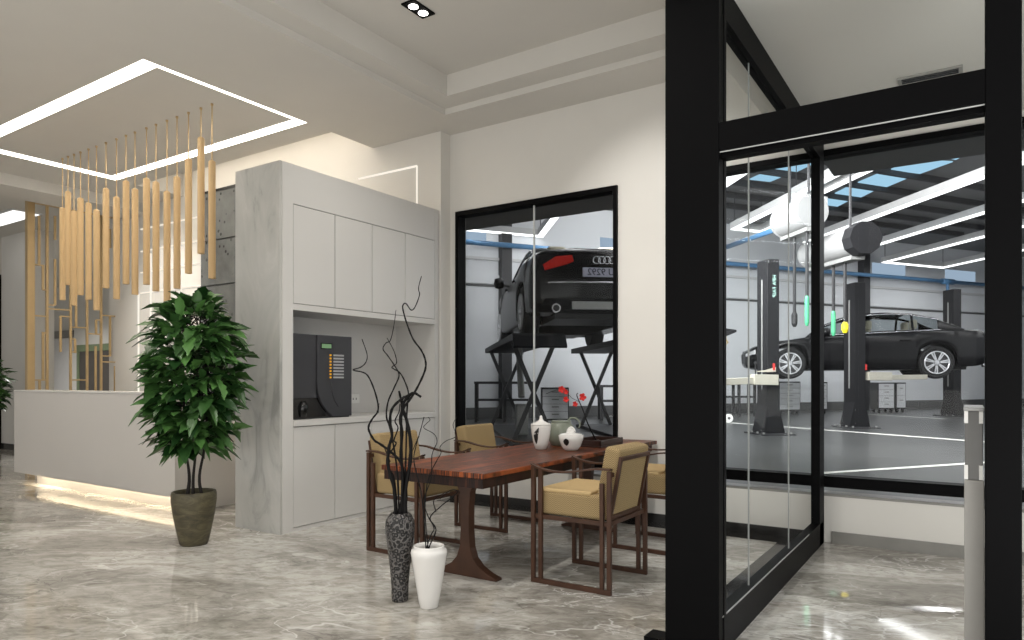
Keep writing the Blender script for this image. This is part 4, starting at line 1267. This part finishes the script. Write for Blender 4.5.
def hose(px, y0, y1, a, label, m_handle, hy0, hy1, w_):
    p0 = at(px, y0, a)
    t = thing('hanging_hose', label, 'hose', (p0.x, p0.y, p0.z))
    L = at(px, y1, a).z - p0.z
    MB().tube([(0, 0, 0), (0, 0, L)], 0.024, 8).build('hose', M['g_hose'], t)
    z0 = at(px, hy0, a).z - p0.z; z1 = at(px, hy1, a).z - p0.z
    MB().lathe([(w_ * 0.5, z1), (w_, z1 + 0.05), (w_, z0 - 0.04), (0.025, z0)], 12).build('handle', m_handle, t)
hose(794.5, 235, 318, 10.9, 'black hanging hose with plain rubber nozzle', M['g_hose'], 312, 327, 0.045)
hose(807, 228, 297, 10.5, 'black hanging hose with green handle seen through the partition glass', M['g_green'], 296, 326, 0.034)
hose(833.5, 262, 312, 10.8, 'black hanging hose with green handle beside the middle lift post', M['g_green'], 311, 336, 0.034)
hose(845, 258, 324, 10.45, 'black hanging hose with yellow grip beside the middle lift post', M['g_yellow'], 322, 333, 0.05)

# ---- text
def text_mesh(body, size, m, parent, mtx, mirror=True, name='lettering'):
    cu = bpy.data.curves.new('txt', 'FONT'); cu.body = body; cu.size = size; cu.align_x = 'CENTER'; cu.align_y = 'CENTER'; cu.extrude = 0.002
    ob = bpy.data.objects.new('txt', cu); C.objects.link(ob)
    dg = bpy.context.evaluated_depsgraph_get(); dg.update()
    me = bpy.data.meshes.new_from_object(ob.evaluated_get(dg))
    bpy.data.objects.remove(ob); bpy.data.curves.remove(cu)
    if mirror:
        for v in me.vertices: v.co.x = -v.co.x
    me.transform(mtx)
    b_ = bmesh.new(); b_.from_mesh(me); bmesh.ops.recalc_face_normals(b_, faces=b_.faces); b_.to_mesh(me); b_.free()
    me.materials.clear(); me.materials.append(m)
    o = bpy.data.objects.new(name, me); C.objects.link(o); o.parent = parent
    return o

# ---- lift posts   (local x along e1 = away, y = left)
def post(px, a, top, label, text=False, wdt=0.20, dep=0.34):
    p = at(px, 0, a)
    t = thing('lift_post', label, 'car lift', (p.x, p.y, GZ), A1)
    MB().box(-dep / 2, dep / 2, -wdt / 2, wdt / 2, 0.02, top - GZ).build('column', M['g_post'], t, bevel=0.008)
    MB().prism([(-0.38, -0.26, 0), (0.3, -0.26, 0), (0.3, 0.26, 0), (-0.38, 0.26, 0)], (0, 0, 0.02)).build('base_plate', M['g_frame'], t)
    MB().prism([(-0.16, -wdt / 2 - 0.10, 0.02), (-0.16, -wdt / 2, 0.45), (-0.16, -wdt / 2, 0.02)], (0.3, 0, 0)).build('gusset', M['g_post'], t)
    MB().prism([(-0.16, wdt / 2 + 0.10, 0.02), (-0.16, wdt / 2, 0.45), (-0.16, wdt / 2, 0.02)], (0.3, 0, 0)).build('gusset', M['g_post'], t)
    MB().box(-0.02, 0.02, wdt / 2, wdt / 2 + 0.004, 0.7, top - GZ - 0.3).build('guide_slot', M['steel'], t)
    for sx in (-0.3, -0.1, 0.1, 0.24):
        for sy in (-0.22, 0.22):
            MB().lathe([(0.018, 0.02), (0.018, 0.045)], 6, (sx, sy, 0)).build('bolt', M['steel'], t)
    if text:
        # front face normal is -x ; letters run upwards
        mt = Matrix.Translation((-dep / 2 - 0.003, -0.02, top - GZ - 0.42)) @ Matrix(((0, 0, -1, 0), (0, -1, 0, 0), (1, 0, 0, 0), (0, 0, 0, 1))) @ Matrix.Rotation(0, 4, 'Z')
        mt = Matrix.Translation((-dep / 2 - 0.003, -0.02, top - GZ - 0.42)) @ Matrix(((0, 0, -1, 0), (0, 1, 0, 0), (1, 0, 0, 0), (0, 0, 0, 1)))
        text_mesh('HPA FAIP', 0.085, M['g_text'], t, mt, True)
    return t
P1 = post(768, 11.0, 3.08, 'tall charcoal lift post lettered down its face, seen through the partition glass', True)
P2 = post(854.5, 12.5, 2.93, 'charcoal lift post in front of the lifted black sedan')
P3 = post(952, 16.4, 3.32, 'charcoal lift post behind the lifted black sedan')
# arms
def arm(t, p0, p1, h, wd):
    iv = Matrix.Rotation(-t.rotation_euler.z, 4, 'Z') @ Matrix.Translation(-Vector(t.location))
    a_ = iv @ p0; b_ = iv @ p1
    m_ = MB().bar(a_, b_, wd, h)
    return m_.build('lift_arm', M['g_arm'], t, bevel=0.006)
def locpt(t, p): return Matrix.Rotation(-t.rotation_euler.z, 4, 'Z') @ (p - Vector(t.location))
arm(P1, at(776, 380, 10.7), at(752, 379.5, 10.6), 0.16, 0.14)
arm(P1, at(754, 380.5, 10.62), at(712, 382.5, 10.3), 0.10, 0.10)
MB().prism([locpt(P1, at(751, 372, 10.6)), locpt(P1, at(776, 372, 10.7)), locpt(P1, at(776, 367, 10.7)), locpt(P1, at(765, 370, 10.66))], locpt(P1, at(751, 372, 10.7)) - locpt(P1, at(751, 372, 10.6))).build('arm_bracket', M['g_arm'], P1)
k = locpt(P1, at(755.5, 374, 10.6)); MB().tube([k, k + Vector((0, 0, 0.16))], 0.012, 6).tube([k + Vector((0, 0, 0.15)), k + Vector((0, 0, 0.19))], 0.022, 8).build('lock_lever', M['g_hose'], P1)
k = locpt(P1, at(774, 370, 10.6)); MB().tube([k, k + Vector((0, 0, 0.1))], 0.018, 8).build('red_grip', M['red_plastic'], P1)
arm(P2, at(866, 376, 12.4), at(889, 376.5, 12.6), 0.15, 0.14)
arm(P2, at(887, 377.5, 12.6), at(925, 377, 13.2), 0.09, 0.10)
k = locpt(P2, at(866, 370, 12.35)); MB().tube([k, k + Vector((0, 0, 0.1))], 0.018, 8).build('red_grip', M['red_plastic'], P2)
MB().box(-0.03, 0.03, -0.13, -0.105, 0.76, 0.88).build('stop_block', M['white_bracket'], P2)
# hoist hook hanging at the left
hk = at(722, 332, 9.6)
hj = thing('hoist_hook', 'dark hoist jib end with hanging brass hook at the partition edge', 'hook', hk)
MB().prism([(0, 0, 0.0), (0, 0, 0.06), tuple(RT * 0.20 + Vector((0, 0, 0.03))), tuple(RT * 0.20), tuple(RT * 0.08 + Vector((0, 0, -0.05)))], FW * 0.12).build('jib', M['g_post'], hj)
MB().bar(RT * 0.02 + FW * 0.06, RT * (-0.3) + FW * 0.06, 0.1, 0.1).build('jib_beam', M['g_post'], hj)
k = RT * 0.07 + FW * 0.06
MB().tube([k + Vector((0, 0, -0.03)), k + Vector((0, 0, -0.10)), k + RT * 0.03 + Vector((0, 0, -0.14)), k + Vector((0, 0, -0.17)), k - RT * 0.025 + Vector((0, 0, -0.14))], 0.012, 8).build('hook', mat('brass_hook', col(190, 165, 110), 0.4, metal=0.5, noise=0.03), hj, smooth=True)

# ---- sedan
BELT = [(-2.42, 0.97), (-2.3, 1.03), (-1.9, 1.05), (-1.2, 1.01), (0.0, 0.97), (0.95, 0.94), (1.6, 0.86), (2.15, 0.74), (2.40, 0.62)]
HALF = [(-2.42, 0.80), (-2.36, 0.85), (-2.15, 0.90), (-1.4, 0.93), (0.0, 0.935), (1.3, 0.925), (1.9, 0.87), (2.2, 0.76), (2.36, 0.58), (2.42, 0.42)]
ZB = [(-2.42, 0.42), (-2.36, 0.32), (-2.2, 0.27), (-1.0, 0.2), (1.2, 0.2), (2.1, 0.22), (2.36, 0.27), (2.42, 0.33)]
ROOF = [(-2.0, 1.06), (-1.75, 1.19), (-1.4, 1.345), (-1.0, 1.445), (-0.5, 1.48), (0.0, 1.45), (0.3, 1.39), (0.65, 1.25), (1.1, 0.93)]
ROOF_LOW = [(-1.95, 1.05), (-1.6, 1.12), (-1.2, 1.25), (-0.6, 1.38), (-0.1, 1.42), (0.25, 1.39), (0.6, 1.24), (1.1, 0.93)]
WB2 = 1.45; WR = 0.345; ARCH = 0.40
def make_car(label, loc, heading, scale=1.0, rooftab=ROOF):
    t = thing('car', label, 'car', loc, heading)
    def S(m_):
        m_.v = [(x * scale, y * scale, z * scale) for x, y, z in m_.v]
        return m_
    xs = sorted(set([round(-2.42 + 0.055 * i, 4) for i in range(89)] + [2.42] + [w + k for w in (-WB2, WB2) for k in (-ARCH, ARCH, -ARCH - 0.004, ARCH + 0.004)]))
    fr = [(0.92, 0.0), (0.985, 0.07), (1.0, 0.30), (1.0, 0.52), (0.985, 0.74), (0.955, 0.90), (0.915, 0.965), (0.85, 1.0)]
    rows = []
    for x in xs:
        zb = lerp_tab(ZB, x); bz = lerp_tab(BELT, x); w = lerp_tab(HALF, x)
        for wx in (-WB2, WB2):
            dx = abs(x - wx)
            if dx <= ARCH: zb = max(zb, WR + math.sqrt(max(0, ARCH * ARCH - dx * dx)))
        half = [(w * k, zb + (bz - zb) * f) for k, f in fr] + [(w * 0.45, bz + 0.025), (0, bz + 0.035)]
        row = [Vector((x, y, z)) for y, z in half] + [Vector((x, -y, z)) for y, z in half[::-1][1:]]
        rows.append(row + [Vector((x, -w * 0.5, zb)), Vector((x, w * 0.5, zb)), row[0]])
    m_ = MB(); m_.grid(rows)
    nrow = len(rows[0])
    m_.f.append(tuple(range(nrow - 1))); o0 = (len(rows) - 1) * nrow
    m_.f.append(tuple(reversed(range(o0, o0 + nrow - 1))))
    bd = S(m_).build('body', M['car'], t, smooth=True)
    # underbody
    S(MB().box(-2.1, 2.1, -0.55, 0.55, 0.2, 0.5)).build('underbody', M['car_trim'], t)
    # greenhouse
    gx = [-2.0 + 3.1 * i / 62 for i in range(63)]
    gr = []
    for x in gx:
        bz = lerp_tab(BELT, x) + 0.01; w = lerp_tab(HALF, x) * 0.86; rz = max(lerp_tab(rooftab, x), bz + 0.005)
        hgt = rz - bz
        wr = w - 0.42 * hgt
        sd = [(w, bz - 0.02), (w - 0.42 * hgt * 0.10, bz + hgt * 0.10), (w - 0.42 * hgt * 0.86, bz + hgt * 0.86), (wr - 0.03, bz + hgt * 0.96), (wr * 0.55, rz + 0.0), (0, rz + 0.012)]
        gr.append([Vector((x, y, z)) for y, z in sd] + [Vector((x, -y, z)) for y, z in sd[::-1][1:]])
    roof = MB(); side = {}
    nw = len(gr[0])
    def wname(x, j):
        mid = 3 <= j <= nw - 5
        if mid:
            if x > 0.36: return 'windscreen'
            if x < -1.06: return 'rear_window'
            return None
        if j in (1, nw - 3):
            sfx = 'l' if j == 1 else 'r'
            if -0.02 < x < 0.80: return 'front_window' + sfx
            if -0.98 < x < -0.12: return 'rear_door_window' + sfx
            if -1.50 < x < -1.05: return 'quarter_window' + sfx
        return None
    for i in range(len(gr) - 1):
        x = (gx[i] + gx[i + 1]) / 2
        for j in range(nw - 1):
            q = [gr[i][j], gr[i][j + 1], gr[i + 1][j + 1], gr[i + 1][j]]
            nm = wname(x, j)
            tgt = roof if nm is None else side.setdefault(nm, MB())
            tgt.add(q, [(0, 1, 2, 3)])
    def weld(o):
        b_ = bmesh.new(); b_.from_mesh(o.data); bmesh.ops.remove_doubles(b_, verts=b_.verts, dist=0.0005); bmesh.ops.recalc_face_normals(b_, faces=b_.faces); b_.to_mesh(o.data); b_.free()
        for p in o.data.polygons: p.use_smooth = True
    weld(S(roof).build('roof', M['car'], t))
    for nm, mb in side.items():
        weld(S(mb).build(nm.rstrip('lr') if nm[-1] in 'lr' and nm not in ('windscreen',) and nm[-6:] != 'window' else nm, M['carglass'], t, fix=False))
    # chrome window line, handles, sills
    for s in (1, -1):
        pts = []; top = []
        for x in [-1.55 + 2.4 * i / 24 for i in range(25)]:
            w = lerp_tab(HALF, x) * 0.86; pts.append((x, s * (w + 0.012), lerp_tab(BELT, x) + 0.02))
        S(MB().tube(pts, 0.011, 6)).build('window_trim', M['chrome'], t, smooth=True)
        for x0, x1 in ((-1.56, -0.2), (-0.2, 0.86)):
            top = []
            for k in range(13):
                x = x0 + (x1 - x0) * k / 12
                bz = lerp_tab(BELT, x) + 0.01; w = lerp_tab(HALF, x) * 0.86; hgt = lerp_tab(rooftab, x) - bz
                top.append((x, s * (w - 0.42 * hgt * 0.87 + 0.008), bz + hgt * 0.87))
            S(MB().tube(top, 0.009, 6)).build('window_trim', M['chrome'], t, smooth=True)
        for x in (0.12, -0.85):
            S(MB().tube([(x - 0.1, s * 0.935, 0.83), (x, s * 0.955, 0.835), (x + 0.1, s * 0.935, 0.84)], 0.014, 6)).build('door_handle', M['car'], t, smooth=True)
        S(MB().lathe([(0.001, -0.09), (0.07, -0.07), (0.09, 0.0), (0.075, 0.08), (0.001, 0.1)], 14, (0, 0, 0))).build('wing_mirror', M['car'], t, smooth=True).location = (0.72 * scale, s * 0.99 * scale, 1.02 * scale)
        S(MB().bar((0.74, s * 0.78, 0.97), (0.72, s * 0.95, 1.0), 0.05, 0.03)).build('mirror_stalk', M['car_trim'], t)
        # headlight, tail light following the body
        def skin(xa, xb, fa, fb, n=8, off=0.008):
            rr = []
            for i in range(n + 1):
                x = xa + (xb - xa) * i / n
                zb = lerp_tab(ZB, x); bz = lerp_tab(BELT, x); w = lerp_tab(HALF, x)
                rw = []
                for k in range(5):
                    f = fa + (fb - fa) * k / 4
                    # width factor
                    kf = fr[0][0]
                    for (k0, f0), (k1, f1) in zip(fr, fr[1:]):
                        if f0 <= f <= f1: kf = k0 + (k1 - k0) * (f - f0) / (f1 - f0)
                    rw.append(Vector((x + (off if x > 0 else -off), s * (w * kf + off), zb + (bz - zb) * f)))
                rr.append(rw)
            return MB().grid(rr)
        S(skin(2.16, 2.37, 0.66, 0.86)).build('headlight', M['key'], t, smooth=True)
        # rear face lens
        S(MB().prism([(-2.43, s * 0.38, 0.875), (-2.43, s * 0.46, 0.84), (-2.43, s * 0.74, 0.76), (-2.43, s * 0.765, 0.83), (-2.43, s * 0.60, 0.935), (-2.43, s * 0.40, 0.955)], (0.03, 0, 0))).build('tail_light', M['tail'], t, bevel=0.006 * scale)
        S(MB().tube([(-2.44, s * 0.60, 0.30), (-2.38, s * 0.60, 0.30)], 0.055, 20)).build('exhaust_tip', M['chrome'], t, smooth=False)
        S(MB().tube([(-2.445, s * 0.60, 0.30), (-2.442, s * 0.60, 0.30)], 0.040, 20)).build('exhaust_bore', M['ink'], t)
        for x in (0.05, -0.85):     # seats and headrests
            S(MB().box(x - 0.32, x + 0.02, s * 0.36 - 0.24, s * 0.36 + 0.24, 0.5, 1.08)).build('seat', M['beige'], t, bevel=0.06 * scale, seg=3)
            S(MB().box(x - 0.34, x - 0.22, s * 0.36 - 0.13, s * 0.36 + 0.13, 1.10, 1.30)).build('headrest', M['beige'], t, bevel=0.04 * scale, seg=3)
    # rear furniture
    S(MB().box(-2.445, -2.42, -0.27, 0.27, 0.69, 0.80)).build('number_plate', M['plate'], t)
    mt = Matrix.Translation((-2.448 * scale, 0, 0.745 * scale)) @ Matrix(((0, 0, -1, 0), (-1, 0, 0, 0), (0, 1, 0, 0), (0, 0, 0, 1)))
    text_mesh('NU 9292', 0.115 * scale, M['plate_ink'], t, mt, True, 'plate_lettering')
    for k in range(4):
        ring_pts = [(-2.44, -0.10 + 0.066 * k + 0.044 * math.cos(2 * math.pi * i / 24), 0.895 + 0.044 * math.sin(2 * math.pi * i / 24)) for i in range(25)]
        S(MB().tube(ring_pts, 0.0085, 6, cap=False)).build('emblem_ring', M['chrome'], t, smooth=True)
    S(MB().tube([(-2.36, 0.78, 0.60), (-2.43, 0.66, 0.615), (-2.445, 0.3, 0.62), (-2.445, -0.3, 0.62), (-2.43, -0.66, 0.615), (-2.36, -0.78, 0.60)], 0.013, 6)).build('bumper_strip', M['chrome'], t, smooth=True)
    S(MB().box(-2.435, -2.40, -0.40, 0.40, 0.29, 0.385)).build('rear_diffuser', M['steel'], t)
    # front grille
    S(MB().prism([(2.415, -0.30, 0.36), (2.415, 0.30, 0.36), (2.425, 0.34, 0.58), (2.425, -0.34, 0.58)], (0.02, 0, 0))).build('grille', M['car_trim'], t)
    # wheels
    for wx in (-WB2, WB2):
        for s in (1, -1):
            wy = s * 0.80
            tr = S(MB().lathe([(0.235, -0.10), (0.31, -0.112), (0.338, -0.09), (0.345, -0.03), (0.345, 0.03), (0.338, 0.09), (0.31, 0.112), (0.235, 0.10)], 40, (0, 0, 0), True, True, 'Y')).build('wheel', M['tyre'], t, smooth=False)
            tr.location = (wx * scale, wy * scale, WR * scale)
            rm = MB()
            def yy(v): return s * v
            for k in range(7):
                for dth in (-0.10, 0.10):
                    th = 2 * math.pi * k / 7 + dth + 0.3
                    ti = 2 * math.pi * k / 7 + 0.3 + dth * 1.6
                    rm.bar((0.06 * math.cos(ti), yy(0.117), 0.06 * math.sin(ti)), (0.226 * math.cos(th), yy(0.113), 0.226 * math.sin(th)), 0.024, 0.018, (0, 1, 0))
            ringp = [(0.232 * math.cos(2 * math.pi * i / 40), yy(0.112), 0.232 * math.sin(2 * math.pi * i / 40)) for i in range(41)]
            rm.tube(ringp, 0.014, 6, cap=False)
            hub = [(0.001, yy(0.127)), (0.045, yy(0.124)), (0.055, yy(0.11))]
            rm.lathe(hub, 18, (0, 0, 0), True, True, 'Y')
            S(rm).build('rim', M['rim'], tr)
            S(MB().lathe([(0.23, yy(0.1005)), (0.23, yy(0.104))], 30, (0, 0, 0), True, True, 'Y')).build('brake_disc', M['rim_dark'], tr)
    return t
# lifted sedan seen from the side
w1, w2 = at(790, 363, 14.3), at(937, 363, 13.55)
dirv = (w1 - w2); dirv.z = 0
base_len = dirv.length
sc2 = base_len / (2 * WB2)
hd2 = math.atan2(dirv.y, dirv.x)
dn = dirv.normalized(); lat = Vector((dn.y, -dn.x, 0))        # right hand side of the car = away from the camera
mid = (w1 + w2) / 2
ctr = mid + lat * (0.91 * sc2)
zc = (w1.z + w2.z) / 2 - WR * sc2
make_car('black sedan side-on, raised on a post lift beyond the vestibule glass', (ctr.x, ctr.y, zc), hd2, sc2)
# sedan on the scissor lift, tail to the dining window
rc = at(604, 380, 8.6)
c1 = Vector((rc.x, rc.y, 0)) + e1 * 2.42
Z1 = 1.78
make_car('black sedan showing its tail and red light, raised behind the dining window', (c1.x, c1.y, Z1), A1, 1.0, ROOF_LOW)

# ---- scissor lift under it   (local x = e1, y = left)
sl = thing('scissor_lift', 'dark scissor lift carrying the black sedan behind the dining window', 'car lift', (c1.x, c1.y, GZ), A1)
pt_ = Z1 - GZ
for s in (1, -1):
    yc = s * 0.80
    m_ = MB().box(-2.35, 1.9, yc - 0.33, yc + 0.33, pt_ - 0.09, pt_ - 0.005)
    m_.prism([(-2.35, yc - 0.33, pt_ - 0.09), (-2.35, yc + 0.33, pt_ - 0.09), (-2.35, yc + 0.33, pt_ - 0.02), (-2.35, yc - 0.33, pt_ - 0.02)], (-0.02, 0, 0))
    m_.build('platform', M['g_post'], sl, bevel=0.005)
    MB().prism([(-2.35, yc + 0.33, pt_ - 0.02), (-2.35, yc + 0.33, pt_ - 0.09), (-2.46, yc + 0.33, pt_ - 0.19), (-2.48, yc + 0.33, pt_ - 0.17)], (0, -0.66, 0)).build('ramp_flap', M['g_post'], sl)
    for xx in (-1.9, 1.3):
        for k in (1, -1):
            MB().bar((xx + 0.03 * k, yc - 0.27 * k, 0.05), (xx + 0.03 * k, yc + 0.27 * k, pt_ - 0.09), 0.055, 0.05, (1, 0, 0)).build('scissor_arm', M['g_frame'], sl)
    MB().box(-2.2, 1.6, yc - 0.30, yc + 0.30, 0.0, 0.05).build('base_frame', M['g_frame'], sl)
    MB().box(-0.8, -0.6, yc - 0.09, yc + 0.09, 0.05, 0.5).build('hydraulic_block', M['steel'], sl, bevel=0.02)
    MB().tube([(-0.7, yc, 0.6), (-0.4, yc, pt_ - 0.09)], 0.05, 10).build('hydraulic_ram', M['steel'], sl)

# ---- tool cabinets and benches along the wall
def tool_cabinet(px0, px1, y0, a, label, n, legs=True):
    p = at((px0 + px1) / 2, 0, a)
    wd = (px1 - px0) / F * a
    t = thing('tool_cabinet', label, 'tool cabinet', (p.x, p.y, GZ), math.atan2(RT.y, RT.x), 'tool cabinets of the workshop')
    top = at(px0, y0, a).z - GZ
    dd = 0.4; zb = 0.10
    MB().box(-wd / 2, wd / 2, 0, dd, zb, top).build('carcass', M['g_frame'], t, bevel=0.006)
    hgt = (top - zb - 0.06) / n
    for k in range(n):
        dr = MB().box(-wd / 2 + 0.02, wd / 2 - 0.02, -0.012, 0, zb + 0.03 + k * hgt + 0.003, zb + 0.03 + (k + 1) * hgt - 0.003).build('drawer', M['g_cabinet'], t)
        zc_ = zb + 0.03 + (k + 0.62) * hgt
        MB().box(-wd * 0.13, wd * 0.13, -0.028, -0.012, zc_ - 0.012, zc_ + 0.012).build('handle', M['steel'], dr)
    for sx in (-1, 1):
        for yy_ in (0.06, dd - 0.06):
            MB().lathe([(0.045, -0.018), (0.045, 0.018)], 14, (sx * (wd / 2 - 0.06), yy_, 0.045), True, True, 'X').build('caster', M['g_hose'], t)
    return t
tool_cabinet(779, 800.5, 381.5, 17.0, 'white five-drawer tool cabinet on casters, below the car nose', 5)
tool_cabinet(541.5, 569, 387.5, 12.9, 'white four-drawer tool cabinet behind the red blossoms', 4)
tool_cabinet(878, 894.5, 382.5, 18.0, 'white tool cabinet under the black sedan, beside the middle lift post', 4)
tool_cabinet(896, 906, 382.5, 18.2, 'narrow white tool cabinet under the black sedan', 2)
tool_cabinet(820, 827.5, 382, 17.4, 'white tool cabinet mostly hidden by the partition post', 4)
def bench(px0, px1, y0, a, label):
    p = at((px0 + px1) / 2, 0, a)
    wd = (px1 - px0) / F * a; top = at(px0, y0, a).z - GZ
    t = thing('workbench', label, 'workbench', (p.x, p.y, GZ), math.atan2(RT.y, RT.x), 'workbenches of the workshop')
    MB().box(-wd / 2, wd / 2, 0, 0.5, top - 0.05, top).build('bench_top', M['g_frame'], t)
    MB().box(-wd / 2 + 0.02, wd / 2 - 0.02, 0.03, 0.47, top * 0.52, top * 0.52 + 0.04).build('shelf', M['g_frame'], t)
    for sx in (-wd / 2 + 0.04, 0, wd / 2 - 0.04):
        for yy_ in (0.04, 0.46):
            MB().box(sx - 0.03, sx + 0.03, yy_ - 0.025, yy_ + 0.025, 0, top - 0.05).build('leg', M['g_frame'], t)
bench(722, 757, 380.5, 16.2, 'dark-framed workbench behind the cream lift arm')
bench(474, 536, 381.5, 14.0, 'dark-framed workbench behind the scissor lift, left')
bench(600, 640, 385, 14.6, 'dark-framed workbench behind the scissor lift, right')
cr = at(728.5, 418, 14.0)
cs = thing('cable_reel', 'small white wheel standing on the workshop floor by the partition', 'reel', (cr.x, cr.y, GZ), YAW)
MB().lathe([(0.03, -0.03), (0.085, -0.03), (0.085, 0.03), (0.03, 0.03)], 20, (0, 0, 0.085), True, True, 'Y').build('wheel', M['white_bracket'], cs)
MB().lathe([(0.03, -0.035), (0.03, 0.035)], 14, (0, 0, 0.085), True, True, 'Y').build('hub', M['g_frame'], cs)

# ---- floor lines
def floor_line(p0, p1, w_, label):
    a_ = on_z(p0[0], p0[1], GZ + 0.002); c_ = on_z(p1[0], p1[1], GZ + 0.002)
    d = (c_ - a_).normalized(); n_ = Vector((-d.y, d.x, 0)) * (w_ / 2)
    o = MB().prism([a_ - n_, c_ - n_, c_ + n_, a_ + n_], (0, 0, 0.002)).build('floor_marking', M['g_line'])
    tag(o, label, 'floor marking', None, 'structure')
floor_line((690, 419.8), (1000, 443), 0.12, 'long white floor line running past the lift posts')
floor_line((800, 474.5), (1000, 461.5), 0.09, 'white floor line just beyond the vestibule window')
floor_line((862, 414), (946, 419), 0.10, 'short white floor line beneath the black sedan')
floor_line((586, 411), (612, 416.5), 0.09, 'short white floor line below the scissor lift')


# ================================================================== LIGHTS
def area(name, loc, rot, sx, sy, e, c=(1, 1, 1)):
    l = bpy.data.lights.new(name, 'AREA')
    l.shape = 'RECTANGLE'; l.size = sx; l.size_y = sy; l.energy = e; l.color = c
    o = bpy.data.objects.new(name, l); C.objects.link(o)
    o.location = loc; o.rotation_euler = rot
    return o
def spot(name, loc, e, ang=120, c=(1, 0.95, 0.88), rad=0.05):
    l = bpy.data.lights.new(name, 'SPOT')
    l.energy = e; l.spot_size = math.radians(ang); l.spot_blend = 0.8; l.color = c; l.shadow_soft_size = rad
    o = bpy.data.objects.new(name, l); C.objects.link(o)
    o.location = loc
    return o
WARM = (1.0, 0.90, 0.76)
for dx_, dy_, e_ in ((-3.41, 3.915, 75), (-2.0, 3.4, 80), (-3.41, 1.7, 80), (-2.0, 1.7, 100), (-3.41, -0.4, 100), (-2.0, -0.4, 100)):
    spot('downlight_lamp', (dx_, dy_, 3.90), e_, 125, (1, 0.96, 0.90), 0.06)
spot('soffit_lamp', (-6.4, 1.7, 3.66), 75, 125, (1, 0.95, 0.88), 0.06)
spot('soffit_lamp', (-8.4, 1.7, 3.66), 75, 125, (1, 0.95, 0.88), 0.06)
o = spot('wall_washer_lamp', (-2.05, 3.2, 3.9), 190, 58, (1, 0.97, 0.93), 0.06)
o.rotation_euler = (math.radians(52), 0, math.radians(2))
area('cove_lamp', (-7.1, 5.0, 3.96), (math.radians(25), 0, 0), 3.2, 0.15, 14, WARM)
area('led_frame_lamp', (-7.1, 3.02, 3.69), (0, 0, 0), 3.4, 0.12, 25, WARM)
area('led_frame_lamp', (-7.1, 4.49, 3.69), (0, 0, 0), 3.4, 0.12, 25, WARM)
# unseen fill panel added behind the camera, imitating daylight
area('front_fill', (3.6, -2.6, 2.4), (math.radians(93), 0, math.radians(40)), 6.5, 3.4, 95, (1, 0.985, 0.96))
area('workshop_fill', (-1.5, 6.75, 4.1), (math.radians(95), 0, math.radians(-34)), 9.0, 1.6, 2300, (1, 1, 1))  # unseen panel behind the beam, added to brighten the workshop
area('floor_bounce_fill', (-2.5, -1.6, 0.4), (math.radians(150), 0, 0), 6.5, 2.5, 135, (1, 0.98, 0.95))  # added uplight out of view, imitates light bounced off the floor
o = spot('panel_wash_fill', (-9.2, 3.9, 3.66), 150, 75, (1, 0.95, 0.88), 0.06)  # spot without a fitting, added to lift the panelled wall
o.rotation_euler = (math.radians(40), 0, 0)
spot('hall_lamp', (-13.8, 6.9, 3.6), 330, 140, (1, 0.98, 0.95), 0.08)
spot('hall_lamp', (-18.0, 6.6, 3.6), 420, 140, (1, 0.98, 0.95), 0.08)
spot('cabinet_fill_spot', (-8.3, 7.0, 3.6), 420, 30, (1, 1, 1), 0.2)  # unseen spot added to brighten the tool cabinet
C.objects['cabinet_fill_spot'].rotation_euler = (math.radians(58), 0, math.radians(-23.9))
area('vestibule_bounce_fill', (1.6, 1.2, 0.3), (math.radians(165), 0, 0), 2.0, 2.0, 85, (1, 1.0, 0.99))  # uplight without a fitting, added to lift the vestibule ceiling
area('vestibule_lamp', (1.6, 4.2, 2.93), (0, 0, 0), 1.2, 1.2, 40, (1, 0.99, 0.97))

w = bpy.data.worlds.new('world'); sc.world = w
w.use_nodes = True
bg = w.node_tree.nodes['Background']
bg.inputs['Color'].default_value = (1.0, 0.985, 0.96, 1)
bg.inputs['Strength'].default_value = 0.72

# ================================================================== CAMERA
cd = bpy.data.cameras.new('camera')
cd.sensor_width = 36; cd.sensor_fit = 'HORIZONTAL'
cd.lens = 36 * F / 1024
cd.shift_y = 60 / 1024
cd.clip_start = 0.05; cd.clip_end = 200
co = bpy.data.objects.new('camera', cd); C.objects.link(co)
co.location = (0, 0, CAMZ); co.rotation_euler = (math.radians(90), 0, YAW)
sc.camera = co
sc.view_settings.view_transform = 'Standard'
sc.view_settings.look = 'None'
sc.view_settings.gamma = 1
sc.view_settings.use_curve_mapping = False
sc.view_settings.exposure = 0.0
sc.cycles.use_denoising = True
sc.cycles.max_bounces = 10
sc.cycles.transparent_max_bounces = 16
